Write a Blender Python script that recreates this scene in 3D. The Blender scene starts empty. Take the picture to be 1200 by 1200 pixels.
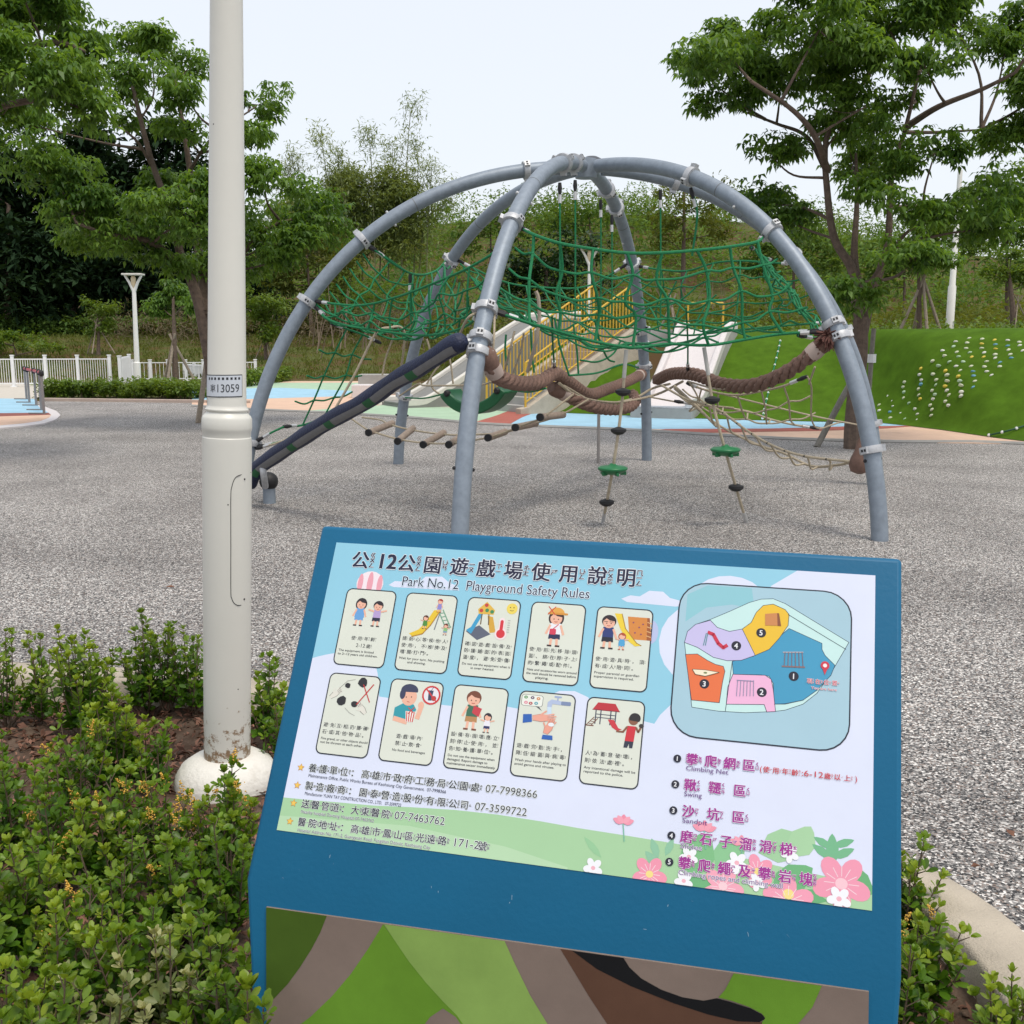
import bpy, bmesh, math, random
import numpy as np
from mathutils import Vector, Matrix
random.seed(7); RNG = np.random.default_rng(7)
SC = bpy.context.scene; COL = SC.collection
# ------------------------------------------------------------------ camera, sky, sun, exposure
CAM_H = 1.5; FPX = 1200.0; PITCH = math.atan(200/1200)
cam = bpy.data.cameras.new('camera'); cam.lens = 36; cam.sensor_width = 36; cam.clip_start = .05; cam.clip_end = 2000
cam_o = bpy.data.objects.new('camera', cam); COL.objects.link(cam_o)
cam_o.location = (0, 0, CAM_H); cam_o.rotation_euler = (math.pi/2-PITCH, 0, 0); SC.camera = cam_o
SUN_EL, SUN_AZ = math.radians(66), math.radians(142)     # high hazy sun behind the camera, to the right
w = bpy.data.worlds.new('World'); SC.world = w; w.use_nodes = True
nt = w.node_tree; nt.nodes.clear()
sky = nt.nodes.new('ShaderNodeTexSky'); sky.sky_type = 'NISHITA'; sky.sun_disc = False
sky.sun_elevation = SUN_EL; sky.sun_rotation = SUN_AZ; sky.air_density = 1.0; sky.dust_density = 4.0; sky.ozone_density = 1.0
b1 = nt.nodes.new('ShaderNodeBackground'); b1.inputs[1].default_value = .05
b2 = nt.nodes.new('ShaderNodeBackground'); b2.inputs[0].default_value = (.94, .965, 1, 1); b2.inputs[1].default_value = .74   # thin even cloud
ad = nt.nodes.new('ShaderNodeAddShader'); ow = nt.nodes.new('ShaderNodeOutputWorld')
nt.links.new(sky.outputs[0], b1.inputs[0]); nt.links.new(b1.outputs[0], ad.inputs[0]); nt.links.new(b2.outputs[0], ad.inputs[1]); nt.links.new(ad.outputs[0], ow.inputs[0])
sun = bpy.data.lights.new('sun', 'SUN'); sun.energy = 1.85; sun.angle = math.radians(16); sun.color = (1, .93, .81)
sun_o = bpy.data.objects.new('sun', sun); COL.objects.link(sun_o)
sd = Vector((math.sin(SUN_AZ)*math.cos(SUN_EL), math.cos(SUN_AZ)*math.cos(SUN_EL), math.sin(SUN_EL)))
sun_o.rotation_euler = sd.to_track_quat('Z', 'Y').to_euler(); sun_o.location = (0, 0, 30)
vs = SC.view_settings; vs.view_transform = 'Standard'; vs.look = 'None'; vs.gamma = 1; vs.exposure = .14; vs.use_curve_mapping = False

# ------------------------------------------------------------------ helpers
_c, _s = math.cos(PITCH), math.sin(PITCH)
def ray(u, v):
    x, y = (u-600)/FPX, (600-v)/FPX
    return np.array([x, _c+y*_s, -_s+y*_c])
def G(u, v, z=0.):                        # ground point seen at a spot of the photograph
    d = ray(u, v); return np.array([0, 0, CAM_H])+d*(z-CAM_H)/d[2]
def D(u, v, Y):                           # point at distance Y
    d = ray(u, v); return np.array([0, 0, CAM_H])+d*Y/d[1]
def proj(P):
    d = np.asarray(P, float)-np.array([0, 0, CAM_H]); z = d[..., 1]*_c-d[..., 2]*_s
    return np.stack([600+FPX*d[..., 0]/z, 600-FPX*(d[..., 1]*_s+d[..., 2]*_c)/z], -1)
def lin(c):
    c = c.lstrip('#'); v = [int(c[i:i+2], 16)/255 for i in (0, 2, 4)]
    return tuple(x/12.92 if x <= .04045 else ((x+.055)/1.055)**2.4 for x in v)
MATS = {}
def M(name, col, rough=.6, metal=0., var=.12, scale=6., bump=0., bscale=60., spec=.5, col2=None, thr=(.4, .6), coat=0.):
    """procedural paint / stone / metal: base colour with noise variation, fine bump, uneven gloss"""
    if name in MATS: return MATS[name]
    if isinstance(col, str): col = lin(col)
    m = bpy.data.materials.new(name); m.use_nodes = True; n = m.node_tree; L = n.links
    p = n.nodes['Principled BSDF']; p.inputs['Roughness'].default_value = rough; p.inputs['Metallic'].default_value = metal
    p.inputs['Specular IOR Level'].default_value = spec; p.inputs['Coat Weight'].default_value = coat
    tc = n.nodes.new('ShaderNodeTexCoord')
    nz = n.nodes.new('ShaderNodeTexNoise'); nz.inputs['Scale'].default_value = scale; nz.inputs['Detail'].default_value = 6; nz.inputs['Roughness'].default_value = .65
    L.new(tc.outputs['Object'], nz.inputs['Vector'])
    rp = n.nodes.new('ShaderNodeValToRGB'); e = rp.color_ramp.elements
    if col2 is None:
        e[0].position, e[1].position = .3, .7
        e[0].color = (*[x*(1-var) for x in col], 1); e[1].color = (*[min(1, x*(1+var)) for x in col], 1)
    else:
        if isinstance(col2, str): col2 = lin(col2)
        e[0].position, e[1].position = thr; e[0].color = (*col, 1); e[1].color = (*col2, 1)
    L.new(nz.outputs['Fac'], rp.inputs['Fac']); L.new(rp.outputs['Color'], p.inputs['Base Color'])
    if bump:
        n2 = n.nodes.new('ShaderNodeTexNoise'); n2.inputs['Scale'].default_value = bscale; n2.inputs['Detail'].default_value = 4
        bp = n.nodes.new('ShaderNodeBump'); bp.inputs['Strength'].default_value = bump; bp.inputs['Distance'].default_value = .01
        L.new(tc.outputs['Object'], n2.inputs['Vector']); L.new(n2.outputs['Fac'], bp.inputs['Height']); L.new(bp.outputs['Normal'], p.inputs['Normal'])
    MATS[name] = m; return m
def leaf_mat(name, dark, light, young=None, trans=.35, rough=.45, nscale=1.2, spec=.4):
    """foliage: each leaf its own tone (random per island), tone drifting through the plant, some light shining through"""
    if name in MATS: return MATS[name]
    m = bpy.data.materials.new(name); m.use_nodes = True; n = m.node_tree; L = n.links
    p = n.nodes['Principled BSDF']; out = n.nodes['Material Output']
    p.inputs['Roughness'].default_value = rough; p.inputs['Specular IOR Level'].default_value = spec
    ge = n.nodes.new('ShaderNodeNewGeometry'); tc = n.nodes.new('ShaderNodeTexCoord')
    nz = n.nodes.new('ShaderNodeTexNoise'); nz.inputs['Scale'].default_value = nscale; nz.inputs['Detail'].default_value = 2
    L.new(tc.outputs['Object'], nz.inputs['Vector'])
    mx = n.nodes.new('ShaderNodeMath'); mx.operation = 'MULTIPLY_ADD'; mx.inputs[1].default_value = .45
    ad2 = n.nodes.new('ShaderNodeMath'); ad2.operation = 'MULTIPLY_ADD'; ad2.inputs[1].default_value = 1.3; ad2.inputs[2].default_value = -.4
    L.new(nz.outputs['Fac'], ad2.inputs[0]); L.new(ge.outputs['Random Per Island'], mx.inputs[0]); L.new(ad2.outputs[0], mx.inputs[2])
    rp = n.nodes.new('ShaderNodeValToRGB'); e = rp.color_ramp.elements
    e[0].color = (*dark, 1); e[1].color = (*light, 1); e[0].position = .1; e[1].position = .9
    L.new(mx.outputs[0], rp.inputs['Fac']); colo = rp.outputs['Color']
    if young:
        at = n.nodes.new('ShaderNodeAttribute'); at.attribute_name = 'young'
        mm = n.nodes.new('ShaderNodeMix'); mm.data_type = 'RGBA'
        L.new(at.outputs['Fac'], mm.inputs['Factor']); L.new(colo, mm.inputs['A']); mm.inputs['B'].default_value = (*young, 1); colo = mm.outputs['Result']
    L.new(colo, p.inputs['Base Color'])
    tr = n.nodes.new('ShaderNodeBsdfTranslucent')
    gm = n.nodes.new('ShaderNodeMix'); gm.data_type = 'RGBA'; gm.blend_type = 'MULTIPLY'; gm.inputs['Factor'].default_value = 1
    gm.inputs['B'].default_value = (1.5, 1.35, .5, 1); L.new(colo, gm.inputs['A']); L.new(gm.outputs['Result'], tr.inputs['Color'])
    ms = n.nodes.new('ShaderNodeMixShader'); ms.inputs[0].default_value = trans
    L.new(p.outputs[0], ms.inputs[1]); L.new(tr.outputs[0], ms.inputs[2]); L.new(ms.outputs[0], out.inputs['Surface'])
    MATS[name] = m; return m

ROOT = {}                                 # world origin of every object
def tag(o, label=None, cat=None, group=None, kind=None):
    if label: o['label'] = label
    if cat: o['category'] = cat
    if group: o['group'] = group
    if kind: o['kind'] = kind
    return o
def thing(name, label, cat, loc=(0, 0, 0), group=None):
    o = bpy.data.objects.new(name, None); o.empty_display_size = .1; COL.objects.link(o); o.location = loc
    ROOT[o] = np.array(loc, float); return tag(o, label, cat, group)
class MB:
    """collects world-space geometry for one mesh"""
    def __init__(s): s.v = []; s.f = []; s.m = []; s.n = 0; s.mats = []
    def mi(s, mat):
        if mat not in s.mats: s.mats.append(mat)
        return s.mats.index(mat)
    def add(s, V, F, mat=None):
        V = np.asarray(V, float).reshape(-1, 3); s.v.append(V); k = s.mi(mat) if mat else 0
        for f in F: s.f.append([int(i)+s.n for i in f]); s.m.append(k)
        s.n += len(V); return s
    def box(s, c, size, mat=None, rz=0., M4=None):
        x, y, z = [d/2 for d in size]
        V = np.array([(i, j, k) for i in (-x, x) for j in (-y, y) for k in (-z, z)])
        R = np.array([[math.cos(rz), -math.sin(rz), 0], [math.sin(rz), math.cos(rz), 0], [0, 0, 1]])
        V = V@R.T
        if M4 is not None: V = V@np.array(M4)[:3, :3].T
        return s.add(V+np.array(c), [(0, 1, 3, 2), (4, 6, 7, 5), (0, 4, 5, 1), (2, 3, 7, 6), (0, 2, 6, 4), (1, 5, 7, 3)], mat)
    def bar(s, a, b, wd, ht, mat=None):   # rectangular bar from a to b
        a, b = Vector(a), Vector(b); d = b-a; L = d.length; q = d.to_track_quat('X', 'Z').to_matrix()
        V = np.array([(i, j, k) for i in (-L/2, L/2) for j in (-wd/2, wd/2) for k in (-ht/2, ht/2)])@np.array(q).T
        return s.add(V+np.array((a+b)/2), [(0, 1, 3, 2), (4, 6, 7, 5), (0, 4, 5, 1), (2, 3, 7, 6), (0, 2, 6, 4), (1, 5, 7, 3)], mat)
    def tube(s, P, r, sides=8, mat=None, caps=True):
        P = np.asarray(P, float); n = len(P); r = np.broadcast_to(np.asarray(r, float), (n,))
        T = np.gradient(P, axis=0); T /= np.linalg.norm(T, axis=1)[:, None]+1e-12
        u = np.cross(T[0], [0, 0, 1.]); 
        if np.linalg.norm(u) < .1: u = np.cross(T[0], [1., 0, 0])
        u /= np.linalg.norm(u); V = []
        a = np.arange(sides)*2*math.pi/sides
        for i in range(n):
            u = u-T[i]*(u@T[i]); u /= np.linalg.norm(u)+1e-12; w_ = np.cross(T[i], u)
            V.append(P[i]+r[i]*(np.cos(a)[:, None]*u+np.sin(a)[:, None]*w_))
        V = np.concatenate(V); F = [(i*sides+j, i*sides+(j+1) % sides, (i+1)*sides+(j+1) % sides, (i+1)*sides+j) for i in range(n-1) for j in range(sides)]
        if caps: F += [tuple(range(sides))[::-1], tuple((n-1)*sides+j for j in range(sides))]
        return s.add(V, F, mat)
    def lathe(s, prof, c=(0, 0, 0), sides=24, mat=None, M3=None):
        a = np.arange(sides)*2*math.pi/sides; V = []
        for r, z in prof: V.append(np.stack([r*np.cos(a), r*np.sin(a), np.full(sides, z)], -1))
        V = np.concatenate(V); n = len(prof)
        if M3 is not None: V = V@np.array(M3).T
        F = [(i*sides+j, i*sides+(j+1) % sides, (i+1)*sides+(j+1) % sides, (i+1)*sides+j) for i in range(n-1) for j in range(sides)]
        F += [tuple(range(sides))[::-1], tuple((n-1)*sides+j for j in range(sides))]
        return s.add(V+np.array(c), F, mat)
    def prism(s, poly, h0, h1, mat=None, fr=None):   # poly 2D extruded; fr = (origin, ex, ey, ez)
        n = len(poly); P = np.array([(x, y, h) for h in (h0, h1) for x, y in poly])
        if fr: o, ex, ey, ez = [np.array(q) for q in fr]; P = o+P[:, :1]*ex+P[:, 1:2]*ey+P[:, 2:]*ez
        F = [tuple(range(n))[::-1], tuple(range(n, 2*n))]+[(i, (i+1) % n, n+(i+1) % n, n+i) for i in range(n)]
        return s.add(P, F, mat)
    def ball(s, c, r, mat=None, seg=10, rings=6, sc=(1, 1, 1)):
        prof = [(max(1e-4, r*math.sin(math.pi*i/rings)), -r*math.cos(math.pi*i/rings)) for i in range(rings+1)]
        return s.lathe([(a*sc[0], z*sc[2]) for a, z in prof], c, seg, mat)
    def build(s, name, mat=None, parent=None, smooth=True, bevel=0., base=None, segs=2, ang=.6):
        V = np.concatenate(s.v) if s.v else np.zeros((0, 3))
        o_ = ROOT[parent] if parent is not None else np.array(base if base is not None else ((V[:, 0].min()+V[:, 0].max())/2, (V[:, 1].min()+V[:, 1].max())/2, V[:, 2].min()))
        me = bpy.data.meshes.new(name); me.from_pydata((V-o_).tolist(), [], s.f)
        mats = s.mats or [mat]
        for m_ in mats: me.materials.append(m_)
        if len(mats) > 1: me.polygons.foreach_set('material_index', s.m)
        bm = bmesh.new(); bm.from_mesh(me); bmesh.ops.recalc_face_normals(bm, faces=bm.faces); bm.to_mesh(me); bm.free()
        o = bpy.data.objects.new(name, me); COL.objects.link(o); ROOT[o] = o_
        if parent is not None: o.parent = parent
        else: o.location = o_
        if smooth:
            me.polygons.foreach_set('use_smooth', [True]*len(me.polygons)); me.set_sharp_from_angle(angle=ang)
        if bevel:
            bv = o.modifiers.new('bevel', 'BEVEL'); bv.width = bevel; bv.segments = segs; bv.limit_method = 'ANGLE'; bv.angle_limit = math.radians(40); bv.harden_normals = False
        return o
def inst(name, me, M4, parent=None):      # a further copy of a piece, sharing its mesh; M4 in world space
    o = bpy.data.objects.new(name, me); COL.objects.link(o); M4 = Matrix(M4)
    if parent is not None:
        o.parent = parent; o.matrix_local = Matrix.Translation(Vector(ROOT[parent])).inverted()@M4
    else: o.matrix_world = M4
    ROOT[o] = np.array(M4.translation); return o
def shared(mb, name, mat, smooth=True):   # mesh datablock only, in local space
    V = np.concatenate(mb.v); me = bpy.data.meshes.new(name); me.from_pydata(V.tolist(), [], mb.f)
    for m_ in (mb.mats or [mat]): me.materials.append(m_)
    if len(mb.mats) > 1: me.polygons.foreach_set('material_index', mb.m)
    bm = bmesh.new(); bm.from_mesh(me); bmesh.ops.recalc_face_normals(bm, faces=bm.faces); bm.to_mesh(me); bm.free()
    if smooth: me.polygons.foreach_set('use_smooth', [True]*len(me.polygons)); me.set_sharp_from_angle(angle=.6)
    return me
def cr(P, n=8):                           # smooth curve through points
    P = np.asarray(P, float); Q = np.vstack([2*P[0]-P[1], P, 2*P[-1]-P[-2]]); o = []
    for i in range(1, len(Q)-2):
        for t in np.linspace(0, 1, n, endpoint=False):
            a, b, c, d = Q[i-1], Q[i], Q[i+1], Q[i+2]
            o.append(.5*((2*b)+(c-a)*t+(2*a-5*b+4*c-d)*t*t+(3*b-a-3*c+d)*t**3))
    return np.array(o+[P[-1]])
def resample(P, n):
    P = np.asarray(P, float); L = np.r_[0, np.cumsum(np.linalg.norm(np.diff(P, axis=0), axis=1))]
    s = np.linspace(0, L[-1], n); return np.stack([np.interp(s, L, P[:, k]) for k in range(3)], -1)
def raw_mesh(name, V, F, mat, parent=None, base=None, young=None, smooth=False):
    """big numpy meshes (foliage, gravel): V (n,3), F (m,k)"""
    o_ = ROOT[parent] if parent is not None else np.array(base if base is not None else (0, 0, 0), float)
    me = bpy.data.meshes.new(name); nv, nf, k = len(V), len(F), F.shape[1]
    me.vertices.add(nv); me.vertices.foreach_set('co', (V-o_).astype(np.float32).ravel())
    me.loops.add(nf*k); me.loops.foreach_set('vertex_index', F.astype(np.int32).ravel())
    me.polygons.add(nf); me.polygons.foreach_set('loop_start', np.arange(0, nf*k, k, dtype=np.int32))
    me.update(calc_edges=True); me.materials.append(mat)
    if young is not None:
        a = me.attributes.new('young', 'FLOAT', 'POINT'); a.data.foreach_set('value', young.astype(np.float32))
    if smooth: me.polygons.foreach_set('use_smooth', [True]*nf)
    o = bpy.data.objects.new(name, me); COL.objects.link(o); ROOT[o] = o_
    if parent is not None: o.parent = parent
    else: o.location = o_
    return o
def nrm(a): return a/(np.linalg.norm(a, axis=-1, keepdims=True)+1e-9)
# ------------------------------------------------------------------ materials of the setting
def gravel_mat():
    m = bpy.data.materials.new('gravel'); m.use_nodes = True; n = m.node_tree; L = n.links; p = n.nodes['Principled BSDF']; p.inputs['Roughness'].default_value = .85
    tc = n.nodes.new('ShaderNodeTexCoord')
    wv = n.nodes.new('ShaderNodeTexNoise'); wv.inputs['Scale'].default_value = 60; L.new(tc.outputs['Object'], wv.inputs['Vector'])
    va = n.nodes.new('ShaderNodeVectorMath'); va.operation = 'MULTIPLY_ADD'; va.inputs[1].default_value = (.003, .003, .003)
    L.new(wv.outputs['Color'], va.inputs[0]); L.new(tc.outputs['Object'], va.inputs[2])
    vo = n.nodes.new('ShaderNodeTexVoronoi'); vo.inputs['Scale'].default_value = 145; vo.inputs['Randomness'].default_value = 1
    L.new(va.outputs[0], vo.inputs['Vector'])
    sp = n.nodes.new('ShaderNodeSeparateColor'); L.new(vo.outputs['Color'], sp.inputs[0])
    rp = n.nodes.new('ShaderNodeValToRGB'); e = rp.color_ramp.elements
    cols = [(0, (.014, .014, .016)), (.21, (.052, .052, .055)), (.43, (.165, .162, .16)), (.61, (.285, .278, .272)), (.74, (.215, .16, .135)), (.81, (.41, .40, .385)), (1, (.80, .785, .76))]
    e[0].position, e[0].color = cols[0][0], (*cols[0][1], 1); e[1].position, e[1].color = 1, (*cols[-1][1], 1)
    for q, c in cols[1:-1]: k = e.new(q); k.color = (*c, 1)
    L.new(sp.outputs[0], rp.inputs[0])
    nz = n.nodes.new('ShaderNodeTexNoise'); nz.inputs['Scale'].default_value = .9; nz.inputs['Detail'].default_value = 5; L.new(tc.outputs['Object'], nz.inputs['Vector'])
    r2 = n.nodes.new('ShaderNodeValToRGB'); r2.color_ramp.elements[0].color = (.82, .80, .785, 1); r2.color_ramp.elements[1].color = (1.2, 1.18, 1.155, 1); r2.color_ramp.elements[0].position = .3; r2.color_ramp.elements[1].position = .7
    L.new(nz.outputs['Fac'], r2.inputs[0])
    mm = n.nodes.new('ShaderNodeMix'); mm.data_type = 'RGBA'; mm.blend_type = 'MULTIPLY'; mm.inputs['Factor'].default_value = 1
    L.new(rp.outputs[0], mm.inputs['A']); L.new(r2.outputs[0], mm.inputs['B']); L.new(mm.outputs['Result'], p.inputs['Base Color'])
    bp = n.nodes.new('ShaderNodeBump'); bp.invert = True; bp.inputs['Strength'].default_value = .5; bp.inputs['Distance'].default_value = .004
    L.new(vo.outputs['Distance'], bp.inputs['Height']); L.new(bp.outputs[0], p.inputs['Normal'])
    return m
GRAVEL = gravel_mat()
TURF = M('artificial_turf', (.064, .130, .010), .9, var=.22, scale=3.2, bump=.35, bscale=160, spec=.05)
GRASS = M('rough_grass', (.085, .10, .03), .9, scale=.55, bump=.4, bscale=30, col2=(.10, .062, .03), thr=(.42, .6), spec=.1)
SOIL = M('bed_soil', (.075, .048, .034), .95, scale=9, bump=.6, bscale=70, col2=(.14, .10, .075), spec=.15)
CONC = M('concrete', (.43, .375, .30), .85, var=.16, scale=5, bump=.5, bscale=180)
CONC_G = M('grey_concrete', (.33, .325, .31), .8, var=.14, scale=3, bump=.3, bscale=90)
WHITE_ST = M('white_terrazzo', (.62, .58, .58), .5, var=.08, scale=30, bump=.1)
ASPH = M('road_asphalt', (.10, .105, .115), .9, var=.12, scale=4, bump=.4, bscale=100)
def rubber(nm, c): return M(nm, c, .85, var=.09, scale=2.2, bump=.5, bscale=220, spec=.25)
R_BLUE = rubber('rubber_blue', (.31, .51, .64)); R_PEACH = rubber('rubber_peach', (.62, .43, .32)); R_RED = rubber('rubber_red', (.36, .11, .085))
R_GREEN = rubber('rubber_green', (.36, .50, .36)); R_PALE = rubber('rubber_pale', (.52, .50, .42)); R_DRED = rubber('rubber_dark_red', (.24, .085, .07))
BARK = M('bark', (.12, .085, .065), .9, var=.35, scale=14, bump=.9, bscale=50)
WOOD = M('stake_wood', (.27, .22, .17), .85, var=.25, scale=20, bump=.4)
WHITE = M('white_paint', (.74, .73, .69), .42, var=.04, scale=3, bump=.04, bscale=40)
WHITE_F = M('fence_white', (.74, .75, .76), .5, var=.04, scale=3)
GALV = M('galvanised_steel', (.225, .265, .315), .5, metal=.25, var=.14, scale=16, bump=.06, bscale=120)
GALV_L = M('collar_steel', (.46, .47, .49), .45, metal=.3, var=.15, scale=30, bump=.05)
DARK = M('black_rubber', (.012, .012, .014), .6, var=.2)
STEEL = M('ferrule_steel', (.6, .6, .6), .35, metal=.6, var=.08)

# ------------------------------------------------------------------ ground
TB = [G(*p)[:2] for p in [(330, 460), (400, 466), (480, 476), (640, 484), (800, 491), (900, 494), (1033, 497), (1090, 503), (1157, 513), (1200, 519)]]+[np.array(q) for q in ((9.0, 13.6), (12, 11), (18, 9))]
TBx = np.array([p[0] for p in TB]); TBy = np.array([p[1] for p in TB])
def sm(t): t = np.clip(t, 0, 1); return t*t*(3-2*t)
def mound(x, y):                          # height of the turf mound above the pavement
    yb = np.interp(x, TBx, TBy); d = (y-yb)*np.interp(x, [3, 7, 9, 12], [1, .93, .85, .7])
    ln = np.interp(x, [1.7, 3.1], [2.4, 4.6]); side = sm((x+1.5)/2.2)                # falls away on the left, where the grey slide runs
    z = 1.72*sm(d/ln*.93+.02)*side-.02*(d < 0)
    px, py = x-.36, y-21.35; s = px*.8195+py*.5730; off = -px*.5730+py*.8195          # the stairway is cut into the bank
    return np.where(off > -.06, np.minimum(z, np.maximum(-.02, 1.76*np.clip(s/2.88, 0, 1)-.34)), z)
def hill(x, y):                           # natural ground beyond
    left = sm((-x+1)/4.)
    z = 1.75*sm((y-38)/18.)*left+1.62*sm((y-20.5)/3.5)*(1-left)
    return z+sm((y-58)/55)*13*(.8+.2*np.sin(x*.06+1))+.0
def grid(xs, ys, fz):
    X, Y = np.meshgrid(xs, ys); V = np.stack([X, Y, fz(X, Y)], -1).reshape(-1, 3); nx = len(xs)
    F = np.array([(j*nx+i, j*nx+i+1, (j+1)*nx+i+1, (j+1)*nx+i) for j in range(len(ys)-1) for i in range(nx-1)]); return V, F
xs = np.r_[np.linspace(-500, -60, 12), np.linspace(-55, 55, 90), np.linspace(60, 500, 12)]
ys = np.r_[np.linspace(-60, 19, 20), np.linspace(20, 26, 13), np.linspace(27, 120, 70), np.linspace(130, 900, 15)]
V, F = grid(xs, ys, lambda x, y: np.where(y > 26.3, hill(x, y), np.where((x > 2)&(y > 20), hill(x, y), -.2))-.02)
tag(raw_mesh('ground', V, F, GRASS, smooth=True), kind='structure')
def sheet(name, pts, z, mat, th=.02, kind='structure', parent=None):
    mb = MB(); mb.prism([tuple(p[:2]) for p in pts], z-th, z); o = mb.build(name, mat, parent, smooth=False)
    if kind and parent is None: tag(o, kind=kind)
    return o
gravel = sheet('gravel_area', [(-60, -20), (40, -20), (40, 14), (9, 14), (9, 17), (-2, 22), (-4, 26), (-60, 26)], .004, GRAVEL, .23)
# turf mound
xs = np.linspace(-1.5, 30, 130); t = np.linspace(0, 1, 60)
X = np.repeat(xs[None], 60, 0); yb = np.interp(xs, TBx, TBy); Y = yb[None]+.0+t[:, None]*7.5
V = np.stack([X, Y, mound(X, Y)+.022], -1).reshape(-1, 3); nx = len(xs)
F = np.array([(j*nx+i, j*nx+i+1, (j+1)*nx+i+1, (j+1)*nx+i) for j in range(59) for i in range(nx-1)])
turf = tag(raw_mesh('turf_mound', V, F, TURF, base=(5, 18, 0), smooth=True), kind='structure')
# rubber pavement in coloured fields
near = [(225, 476), (310, 481), (400, 485), (480, 490), (560, 497), (620, 500), (700, 503), (760, 506), (860, 512), (940, 516), (1060, 519), (1200, 521)]
far = [(1200, 518), (1157, 512), (1090, 502), (1033, 495), (900, 492), (800, 489), (640, 481), (480, 472), (440, 447), (300, 447), (225, 450)]
pv = sheet('pavement', [G(*p) for p in near]+[(10.5, 12.2, 0), (14, 10.5, 0)]+[(14, 11.5, 0)]+[G(*p) for p in far], .014, R_PEACH)
def patch(pts, k, mat): return sheet('pavement_field', [G(*p) for p in pts], .014+.003*k, mat, .004, None, pv)
patch([(225, 450), (300, 449), (440, 449), (480, 458), (420, 459), (330, 455), (225, 457)], 1, R_GREEN)
patch([(225, 457), (330, 455), (420, 459), (400, 465), (300, 468), (225, 470)], 1, R_BLUE)
patch([(350, 483), (420, 477), (480, 474), (560, 478), (600, 481), (575, 490), (552, 496.4), (480, 489.4), (400, 484.4)], 1, R_GREEN)
patch([(440, 470), (520, 474), (600, 480.5), (590, 481.5), (510, 477.5), (440, 475)], 2, R_PALE)
patch([(556, 496), (582, 488), (600, 481), (633, 481.5), (612, 490), (597, 498.4)], 2, R_RED)
patch([(597, 498.2), (612, 490), (633, 482), (640, 481.4), (800, 489.3), (900, 492.3), (1000, 494.6), (1075, 500), (990, 501), (900, 503.5), (780, 504), (700, 502.4), (620, 499.5)], 1, R_BLUE)
patch([(770, 505.6), (780, 504), (900, 503.5), (990, 501), (1075, 500), (1040, 503), (960, 506), (880, 507.2), (820, 508.4)], 2, R_RED)
mb = MB(); P = cr([(*G(u, v+.3)[:2], .004) for u, v in near]+[(10.5, 12.2, .004), (14, 10.5, .004)], 3)
mb.tube(P+np.array([0, 0, .012]), .035, 6); mb.build('pavement_edging', CONC_G, pv)
# pavement on the left with its white kerb
lp = [(-260, 520), (0, 503.5), (30, 501), (52, 498), (66, 493), (71, 488), (66, 483), (50, 477), (0, 471), (-260, 468)]
LP = sheet('pavement', [G(*p) for p in lp], .03, WHITE_ST, .05)
def patch2(pts, k, mat): return sheet('pavement_field', [G(*p) for p in pts], .03+.003*k, mat, .005, None, LP)
patch2([(-260, 516), (0, 500.5), (28, 498), (48, 495), (58, 491), (60, 488), (0, 490), (-260, 493)], 1, R_PEACH)
patch2([(-260, 493), (0, 490), (60, 488), (57, 485.5), (0, 486), (-260, 487)], 1, R_DRED)
patch2([(-260, 487), (0, 486), (57, 485.5), (46, 479), (40, 469), (0, 468.5), (-260, 467)], 2, R_BLUE)
tag(sheet('path', [G(-300, 469), G(40, 468.5), G(52, 462), G(120, 449.5), G(60, 449), G(-300, 449)], .016, M('pale_paving', (.50, .46, .40), .85, var=.08)), kind='structure')
tag(sheet('road', [G(-400, 446), G(-50, 444.5), G(130, 444), G(300, 444), G(300, 438.5), G(100, 436.5), G(-400, 436)], .012, ASPH), kind='structure')
# edging of the gravel on the left
mb = MB(); a, b = G(50, 470), G(292, 473); mb.bar((a[0], a[1], .03), (b[0], b[1], .03), .16, .10)
tag(mb.build('kerb', M('pinkish_kerb', (.42, .33, .28), .85, var=.1), bevel=.01), kind='structure')
# planting bed in the foreground with its curved concrete kerb
KC = resample(cr([(-6, 4.8, 0), (-3.6, 4.58, 0), (-2.0, 4.38, 0), (-1.2, 4.22, 0), (-.4, 3.92, 0), (.25, 3.5, 0), (.65, 3.16, 0), (.95, 2.83, 0), (1.10, 2.6, 0), (1.175, 2.42, 0), (1.195, 2.25, 0), (1.185, 2.0, 0), (1.16, 1.5, 0), (1.1, .6, 0), (1.1, -1.5, 0)], 12), 170)
T = nrm(np.gradient(KC, axis=0)); NL = np.stack([-T[:, 1], T[:, 0], 0*T[:, 0]], -1)          # outward is to the left of travel
W_ = .09; outer, inner = KC+NL*W_, KC-NL*W_
mb = MB(); n = len(KC); zt, zb = .055, -.12
prof = [(W_, zb), (W_, zt-.012), (W_-.012, zt), (-W_+.012, zt), (-W_, zt-.012), (-W_, zb)]
V = np.concatenate([KC+NL*o+np.array([0, 0, z]) for o, z in prof]); k = len(prof)
mb.add(V, [(j*n+i, j*n+i+1, (j+1)*n+i+1, (j+1)*n+i) for j in range(k-1) for i in range(n-1)])
tag(mb.build('kerb', CONC, ang=.9), kind='structure')
bedpoly = [tuple(p[:2]) for p in (KC-NL*.06)]+[(-6, -1.5)]
xs = np.linspace(-6, 1.8, 150); ys = np.linspace(-1.5, 4.8, 110)
def bed_z(x, y): return -.055+.022*np.sin(x*5.1+1)*np.sin(y*4.3)+.012*np.sin(x*17+y*9)
X, Y = np.meshgrid(xs, ys); Z = bed_z(X, Y); V = np.stack([X, Y, Z], -1).reshape(-1, 3); nx = len(xs)
F = np.array([(j*nx+i, j*nx+i+1, (j+1)*nx+i+1, (j+1)*nx+i) for j in range(len(ys)-1) for i in range(nx-1)])
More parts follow.
